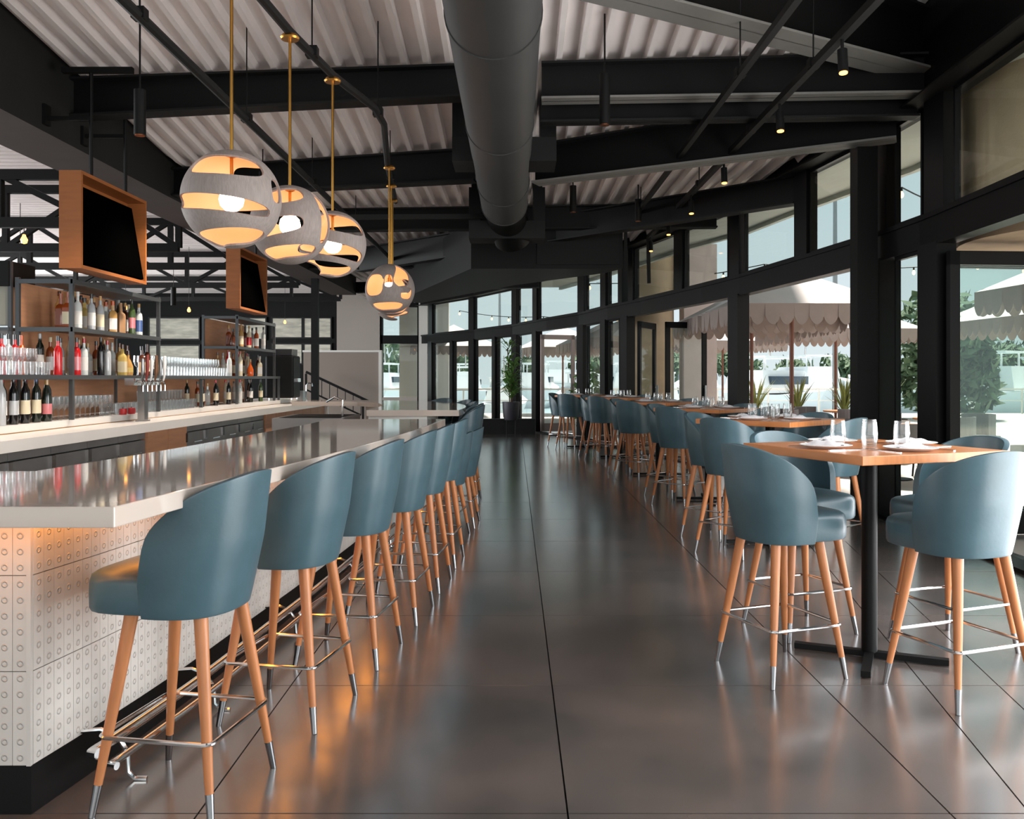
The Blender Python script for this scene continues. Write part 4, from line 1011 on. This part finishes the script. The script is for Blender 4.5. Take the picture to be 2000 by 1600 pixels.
# stucco drum above the right doors, round column and square pillar
struct(MB().tube([(5.33, 7.9, 2.6), (5.33, 7.9, 4.0)], 1.32, 48).build('wall_stucco_drum', M['stucco'], None, True))
c = struct(MB().tube([(3.2, 21.0, 0), (3.2, 21.0, 4.45)], .5, 40).build('trim_round_column', M['stucco'], None, True))
struct(MB().box(3.87, 4.62, 20.6, 21.2, 0, 4.45).build('trim_square_pillar', M['pillar']))
struct(MB().box(-4.2, -2.4, 33, 33.5, 0, 4.4).build('wall_outer_pier', M['trim']))

# parasols
def parasol(x, y, w, rz, label, h=2.57):
    t = thing('parasol', label, 'parasol', (x, y, -.015), rz, 'scalloped terrace parasols')
    m = MB(); a = w/2; V = [(-a, -a, h), (a, -a, h), (a, a, h), (-a, a, h), (0, 0, h+w*.27)]
    m.add(V, [(0, 1, 4), (1, 2, 4), (2, 3, 4), (3, 0, 4)]); m.add([(p[0]*.99, p[1]*.99, p[2]-.012) for p in V], [(1, 0, 4), (2, 1, 4), (3, 2, 4), (0, 3, 4)]); m.build('canopy', M['canvas'], t)
    n_ = max(6, round(w/.22)); m = MB()
    for q in range(4):
        R4 = Matrix.Rotation(math.pi/2*q, 4, 'Z')
        for k in range(n_):
            x0 = -a+w*k/n_; ww = w/n_; pts = [(x0, .0), (x0+ww, .0)]
            lo = [(x0+ww*(1-j/8), -.20-.13*math.sin(math.pi*j/8)**.7) for j in range(9)]
            poly = pts+lo; sag = .02*math.sin(k*2.3)
            f0 = [R4 @ Vector((px, -a-.01+sag*(z/-.3), h+z)) for px, z in poly]; f1 = [R4 @ Vector((px, -a+.006+sag*(z/-.3), h+z)) for px, z in poly]
            K = len(poly); m.add(f0+f1, [tuple(range(K)), tuple(range(K, 2*K))[::-1]]+[(i, (i+1) % K, K+(i+1) % K, K+i) for i in range(K)])
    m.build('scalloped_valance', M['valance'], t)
    MB().tube([(0, 0, 0), (0, 0, h+w*.26)], .035, 12).build('pole', M['pole'], t, True)
    rb_ = MB()
    for q in range(4):
        an = math.pi/4+q*math.pi/2; rb_ = MB(); rb_.bar((0, 0, h+w*.2), (a*1.35*math.cos(an), a*1.35*math.sin(an), h+.02), .025); rb_.build('rib', M['pole'], t)
    MB().lathe([(0, 0), (.24, 0), (.25, .03), (.05, .06), (.045, .2), (0, .2)], 20).build('base', M['rattan'], t, True)
pl = [(4.68, 15.25, 2.5, .0, 'nearest parasol filling the wide open bay, shade-toned scalloped edge'), (4.78, 18.2, 2.7, .0, 'second parasol left of the black post beside the pillar'),
      (8.0, 22.5, 3.0, .1, 'parasol farther out behind the nearest one'), (11.0, 18.2, 3.6, .05, 'big white parasol beyond the right glass door'),
      (3.6, 26.5, 2.8, .3, 'parasol seen through the folded glass door leaf'), (6.8, 29.5, 3.0, .2, 'far parasol behind the second parasol'),
      (-2.3, 34.3, 3.2, .1, 'far left parasol beyond the closed window doors'), (1.9, 35.4, 3.2, .2, 'far parasol beyond the tall potted plant'), (3.2, 31.0, 3.0, .15, 'far parasol beyond the bright open door'),
      (7.6, 11.0, 2.6, .05, 'parasol seen in the narrow glass bay right of the heavy post')]
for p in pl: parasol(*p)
# string lights
def string(pts, n, sag, label):
    t = thing('string_lights', label, 'string lights', (0, 0, 0), 0, 'festoon lights over the terrace')
    m = []; 
    for a, b in zip(pts, pts[1:]):
        for k in range(n+1):
            u = k/n; p = Vector(a).lerp(Vector(b), u); p.z -= sag*4*u*(1-u); m.append(tuple(p))
    MB().tube(m, .012, 5).build('cable', M['cord'], t)
    for i in range(0, len(m)-1, 2):
        q = Vector(m[i]); b = MB().lathe([(0, -.17), (.03, -.15), (.038, -.11), (.016, -.06), (0, -.059)], 8, tuple(q)).build('bulb', mat('string_bulb', (255, 226, 170), .4, emit=(255, 224, 170), estr=1.6), t)
        MB().tube([(q.x, q.y, q.z-.06), (q.x, q.y, q.z)], .018, 6).build('socket', M['cord'], b)
string([(2.0, 24, 3.9), (5.4, 19.5, 3.85), (10, 19.5, 3.9), (16, 18, 4.4)], 10, .12, 'string of warm bulbs crossing the upper windows above the wide bay')
string([(6.0, 14, 4.35), (8.0, 15, 4.1), (12, 20, 4.5)], 8, .1, 'string of warm bulbs higher up near the heavy post')
string([(-2.0, 33, 3.85), (1.0, 31, 3.5), (3.6, 29, 3.4)], 10, .1, 'string of warm bulbs across the far upper windows')
string([(5.5, 9.5, 2.9), (9, 16, 3.5)], 10, .2, 'string of warm bulbs low beyond the right glass door')
for i, (x, y) in enumerate([(14.2, 40), (-1.2, 74), (7.4, 76)]):
    t = thing('lamp_mast', ['grey mast behind the festoon lights right of centre', 'thin mast far left beyond the windows', 'thin mast in the marina behind the door'][i], 'mast', (x, y, -.6))
    MB().tube([(0, 0, 0), (0, 0, 13)], [.14, .07], 8).build('pole', M['steel'], t); MB().bar((-.5, 0, 10), (.5, 0, 10), .06).build('crossbar', M['steel'], t)

# planting
def spiky(x, y, z, n, h, label, m='leafd', r0=.5, name='spiky_plant', pot=False):
    t = thing(name, label, 'plant', (x, y, z)); rnd = random.Random(int(x*100+y*7)); mb = MB()
    for i in range(n):
        a = rnd.random()*6.283; L_ = h*(.6+.5*rnd.random()); lean = r0*(.2+.9*rnd.random()); w = .028
        pts = [Vector((math.cos(a)*lean*u**1.6, math.sin(a)*lean*u**1.6, L_*(u-.25*u*u*lean))) for u in (0, .35, .7, 1)]
        s_ = Vector((-math.sin(a), math.cos(a), 0)); V = []
        for p, ww in zip(pts, (w*.6, w, w*.7, .002)): V += [p-s_*ww, p+s_*ww]
        mb.add(V, [(0, 1, 3, 2), (2, 3, 5, 4), (4, 5, 7, 6)])
    lf = mb.build('leaves', M[m], t); lf['kind'] = 'stuff'
    MB().tube([(0, 0, -.1), (0, 0, .12)], [.05, .03], 8).build('stem', M['bark'], t)
def planter(x0, x1, y0, y1, h, label):
    t = thing('planter_box', label, 'planter', (0, 0, 0))
    MB().box(x0, x1, y0, y1, -.014, h).build('box', M['pillar'], t); MB().box(x0+.04, x1-.04, y0+.04, y1-.04, h, h+.02).build('soil', M['soil'], t)
planter(5.2, 9.2, 21.0, 21.7, .42, 'long low planter behind the terrace tables')
for i, x in enumerate((5.7, 6.7, 7.8, 8.8)): spiky(x, 21.35, .44, 46, 1.05, ['spiky olive plant at the left end of the long planter', 'spiky olive plant second in the long planter', 'spiky olive plant third in the long planter', 'spiky olive plant at the right end of the long planter'][i])
pt = thing('plant_pot', 'charcoal pot on a stand before the far windows, holding the tall plant', 'pot', (-.08, 21.8, 0))
MB().lathe([(0, .38), (.15, .38), (.19, .46), (.21, .82), (.19, .82), (.18, .76), (0, .76)], 28).build('pot', M['pot'], pt, True)
MB().lathe([(0, .765), (.178, .765), (.178, .775), (0, .776)], 20).build('soil', M['soil'], pt)
for a in range(4):
    x, y = .15*math.cos(a*math.pi/2+.8), .15*math.sin(a*math.pi/2+.8); MB().tube([(x, y, 0), (x, y, .42)], .012, 8).build('stand_leg', M['black'], pt)
tp = thing('tall_plant', 'tall leafy green plant growing from the charcoal pot', 'plant', (-.08, 21.8, .777))
rnd = random.Random(4)
for k, (dx, dy, hh) in enumerate([(-.06, 0, 1.35), (.05, .03, .95), (0, -.05, .6)]):
    MB().tube([(dx*.5, dy*.5, -.01), (dx, dy, hh*.5), (dx*1.3, dy, hh)], .014, 8).build('cane', M['bark'], tp)
    mb = MB()
    for i in range(60):
        u = rnd.uniform(.15, 1.05); a = rnd.random()*6.283; L_ = rnd.uniform(.25, .46); b = Vector((dx, dy, hh*u)); e = Vector((math.cos(a), math.sin(a), 0)); s_ = Vector((-math.sin(a), math.cos(a), 0))
        pts = [b, b+e*L_*.45+Vector((0, 0, L_*.42)), b+e*L_*.85+Vector((0, 0, L_*.25))]
        V = [b-s_*.006, b+s_*.006, pts[1]-s_*.026, pts[1]+s_*.026, pts[2]]
        mb.add(V, [(0, 1, 3, 2), (2, 3, 4)])
    o = mb.build('leaves', M['leaf'], tp); o['kind'] = 'stuff'
def shrub(x, y, z, r, n, label, m='leaf', sz=.10, zs=1.0, name='shrub', cat='shrub'):
    t = thing(name, label, cat, (x, y, z)); rnd = random.Random(int(abs(x)*91+y*13)); mb = MB()
    lobes = [(Vector((rnd.uniform(-.5, .5)*r, rnd.uniform(-.5, .5)*r, rnd.uniform(.6, 1.5)*r*zs)), r*rnd.uniform(.45, .75)) for _ in range(7)]
    for i in range(n):
        c_, lr = rnd.choice(lobes); v = Vector((rnd.gauss(0, 1), rnd.gauss(0, 1), rnd.gauss(0, 1))).normalized()*lr*rnd.uniform(.75, 1.05)
        p = c_+Vector((v.x, v.y, v.z*zs)); n1 = Vector((rnd.gauss(0, 1), rnd.gauss(0, 1), rnd.gauss(0, 1))).normalized(); n2 = n1.orthogonal().normalized(); s_ = sz*rnd.uniform(.6, 1.3)
        mb.add([p-n1*s_, p+n2*s_*.45, p+n1*s_, p-n2*s_*.45], [(0, 1, 2, 3)])
    o = mb.build('foliage', M[m], t); o['kind'] = 'stuff'
    MB().tube([(0, 0, -.02), (0, 0, r*zs)], [r*.12, r*.06], 8).build('trunk', M['bark'], t)
shrub(2.0, 22.3, .0, .55, 700, 'leafy green shrub outside beside the bright open door', 'leaf', .09, 1.5)
for i, (x, y, r, zs) in enumerate([(20, 29, 2.6, 1.7), (27, 30, 2.8, 1.7), (14.8, 31, 1.6, 1.3)]):
    shrub(x, y, -.3, r, 2600, ['big tree behind the white parasol at the right edge', 'tree farthest right beyond the terrace', 'smaller tree left of the big right tree'][i], 'tree', .26, zs, 'garden_tree', 'tree')
for i in range(16):
    x = -64+i*11+random.uniform(-1, 1); y = 150+random.uniform(-10, 10)
    shrub(x, y, -.6, random.uniform(3.2, 5.2), 420, '%s hazy tree from the left on the far shore' % ORD[i], 'tree', 1.1, .8, 'shore_tree', 'tree')
# boats
def yacht(x, y, L_, rz, label, s_=1.0):
    t = thing('motor_yacht', label, 'boat', (x, y, -.62), rz, 'white boats in the marina')
    w = L_*.26; hgt = L_*.12
    sec = [(-.5, .42, .9), (-.2, .5, .85), (.15, .46, .95), (.38, .25, 1.15), (.5, .02, 1.35)]
    V = []; F = []
    for u, hw, hh in sec:
        V += [(-w*hw*.6*2*.5, u*L_, 0), (w*hw*.6, u*L_, 0), (w*hw, u*L_, hgt*hh), (-w*hw, u*L_, hgt*hh)]
    for i in range(4):
        for q in range(4): F.append((4*i+q, 4*i+(q+1) % 4, 4*i+4+(q+1) % 4, 4*i+4+q))
    F += [(0, 1, 2, 3), (19, 18, 17, 16)]
    MB().add(V, F).build('hull', M['hull'], t)
    cb = MB(); z = hgt*.9
    cb.add([(-w*.34, -.32*L_, z), (w*.34, -.32*L_, z), (w*.30, .22*L_, z), (-w*.30, .22*L_, z), (-w*.28, -.30*L_, z+hgt*.75), (w*.28, -.30*L_, z+hgt*.75), (w*.24, .08*L_, z+hgt*.75), (-w*.24, .08*L_, z+hgt*.75)], [(0, 1, 2, 3), (4, 7, 6, 5), (0, 4, 5, 1), (1, 5, 6, 2), (2, 6, 7, 3), (3, 7, 4, 0)])
    cb.build('cabin', M['hull'], t)
    MB().box(-w*.345, w*.345, -.26*L_, .06*L_, z+hgt*.28, z+hgt*.55).build('cabin_windows', M['hulld'], t)
    MB().box(-w*.28, w*.28, -.28*L_, .0, z+hgt*1.15, z+hgt*1.22).build('flybridge_roof', M['hull'], t)
    for sx_ in (-1, 1):
        for yy in (-.26, -.03): MB().tube([(sx_*w*.24, yy*L_, z+hgt*.7), (sx_*w*.24, yy*L_, z+hgt*1.18)], .05, 6).build('roof_post', M['hull'], t)
    MB().tube([(0, -.1*L_, z+hgt*1.2), (0, -.12*L_, z+hgt*2.3)], [.06, .02], 6).build('mast', M['steel'], t)
rnd = random.Random(9); k = 0
bl = [(-26, 46, 10, .3), (-18, 44, 9, -.3), (-12.5, 46, 10, .2), (-8.2, 45, 8, -.1), (-4.2, 45, 9, .1), (-.4, 44, 8, -.1), (3.2, 45, 9, .1), (7.0, 44, 9, -.1), (13.3, 45, 12, -.75), (21.8, 46, 13, .6), (28.5, 45, 12, -.1), (34.5, 45, 12, .1), (-14, 64, 12, .1), (-9, 65, 12, -.1), (-3.5, 64, 11, .1), (1.7, 65, 12, -.1), (7.3, 64, 12, .1), (13, 65, 13, -.1), (20, 64, 14, .1), (-6, 84, 13, .4), (5, 85, 14, -.3), (28, 65, 14, .2)]
for i, (x, y, L_, a) in enumerate(bl):
    zone = 'front row of the marina' if y < 50 else ('second row of the marina' if y < 70 else 'last row of the marina')
    same = sorted([b for b in bl if (b[1] < 50) == (y < 50) and (b[1] < 70) == (y < 70)]); yacht(x, y, L_, a, 'white motor boat, %s from the left in the %s' % (ORD[same.index((x, y, L_, a))], zone))
dk = thing('dock', 'pale floating dock in front of the boats', 'dock', (0, 0, -.6))
MB().box(-30, 45, 36.6, 37.4, 0, .35).build('deck_boards', M['dock'], dk)
for i in range(16): MB().tube([(-28+i*4.7, 37.5, -.3), (-28+i*4.7, 37.5, 1.3)], .12, 8).build('piling', M['trim'], dk)
rl = thing('terrace_railing', 'low railing at the edge of the terrace', 'railing', (0, 0, 0))
MB().bar((-12, 35.6, .95), (40, 35.6, .95), .06).build('handrail', M['trim'], rl)
MB().bar((-12, 35.6, .5), (40, 35.6, .5), .03).build('mid_rail', M['trim'], rl)
for i in range(27): MB().bar((-12+2*i, 35.6, -.015), (-12+2*i, 35.6, .95), .05).build('baluster', M['trim'], rl)
# terrace furniture
def tset(x, y, i):
    t = thing('terrace_table', '%s round terrace table counting outward from the heavy post' % ORD[i], 'table', (x, y, -.015), .4, 'terrace tables')
    MB().lathe([(0, .735), (.42, .735), (.43, .745), (.43, .765), (0, .766)], 28).build('tabletop', M['wood'], t)
    MB().tube([(0, 0, .02), (0, 0, .735)], .03, 10).build('pedestal', M['black'], t); MB().lathe([(0, 0), (.24, 0), (.24, .015), (0, .03)], 20).build('base', M['black'], t)
def tchair():
    t = thing('terrace_chair', '', 'chair', (0, 0, -.015))
    MB().box(-.25, .25, -.24, .25, .40, .47).build('seat', M['rattan'], t)
    m = MB(); n_ = 14
    for i in range(n_):
        a0, a1 = R(-100+200*i/n_), R(-100+200*(i+1)/n_)
        V = [(.28*math.sin(a)*q, -.28*math.cos(a)*q, z) for a in (a0, a1) for q in (1, .92) for z in (.45, .82)]
        m.add(V, [(0, 1, 3, 2), (4, 6, 7, 5), (0, 4, 5, 1), (2, 3, 7, 6), (0, 2, 6, 4), (1, 5, 7, 3)])
    m.build('backrest', M['rattan'], t)
    for x in (-.22, .22):
        for y in (-.2, .22): MB().tube([(x*.9, y*.9, .41), (x, y, 0)], .014, 8).build('leg', M['black'], t)
    return t
tc0 = None; ci = 0
for i, (x, y) in enumerate([(5.3, 12.6), (6.9, 14.6), (4.4, 16.9), (6.6, 18.0), (5.6, 24.2)]):
    tset(x, y, i)
    for j, a in enumerate((20, 140, 260)):
        lb = 'grey terrace chair, %s around the %s terrace table' % (ORD[j], ORD[i]); px_, py_ = x+.75*math.cos(R(a)), y+.75*math.sin(R(a)); rz = R(a+90)
        if tc0 is None: tc0 = tchair(); tc0.location = (px_, py_, -.015); tc0.rotation_euler.z = rz; tc0['label'] = lb; tc0['group'] = 'grey terrace chairs'
        else: dup(tc0, (px_, py_, -.015), rz, lb)
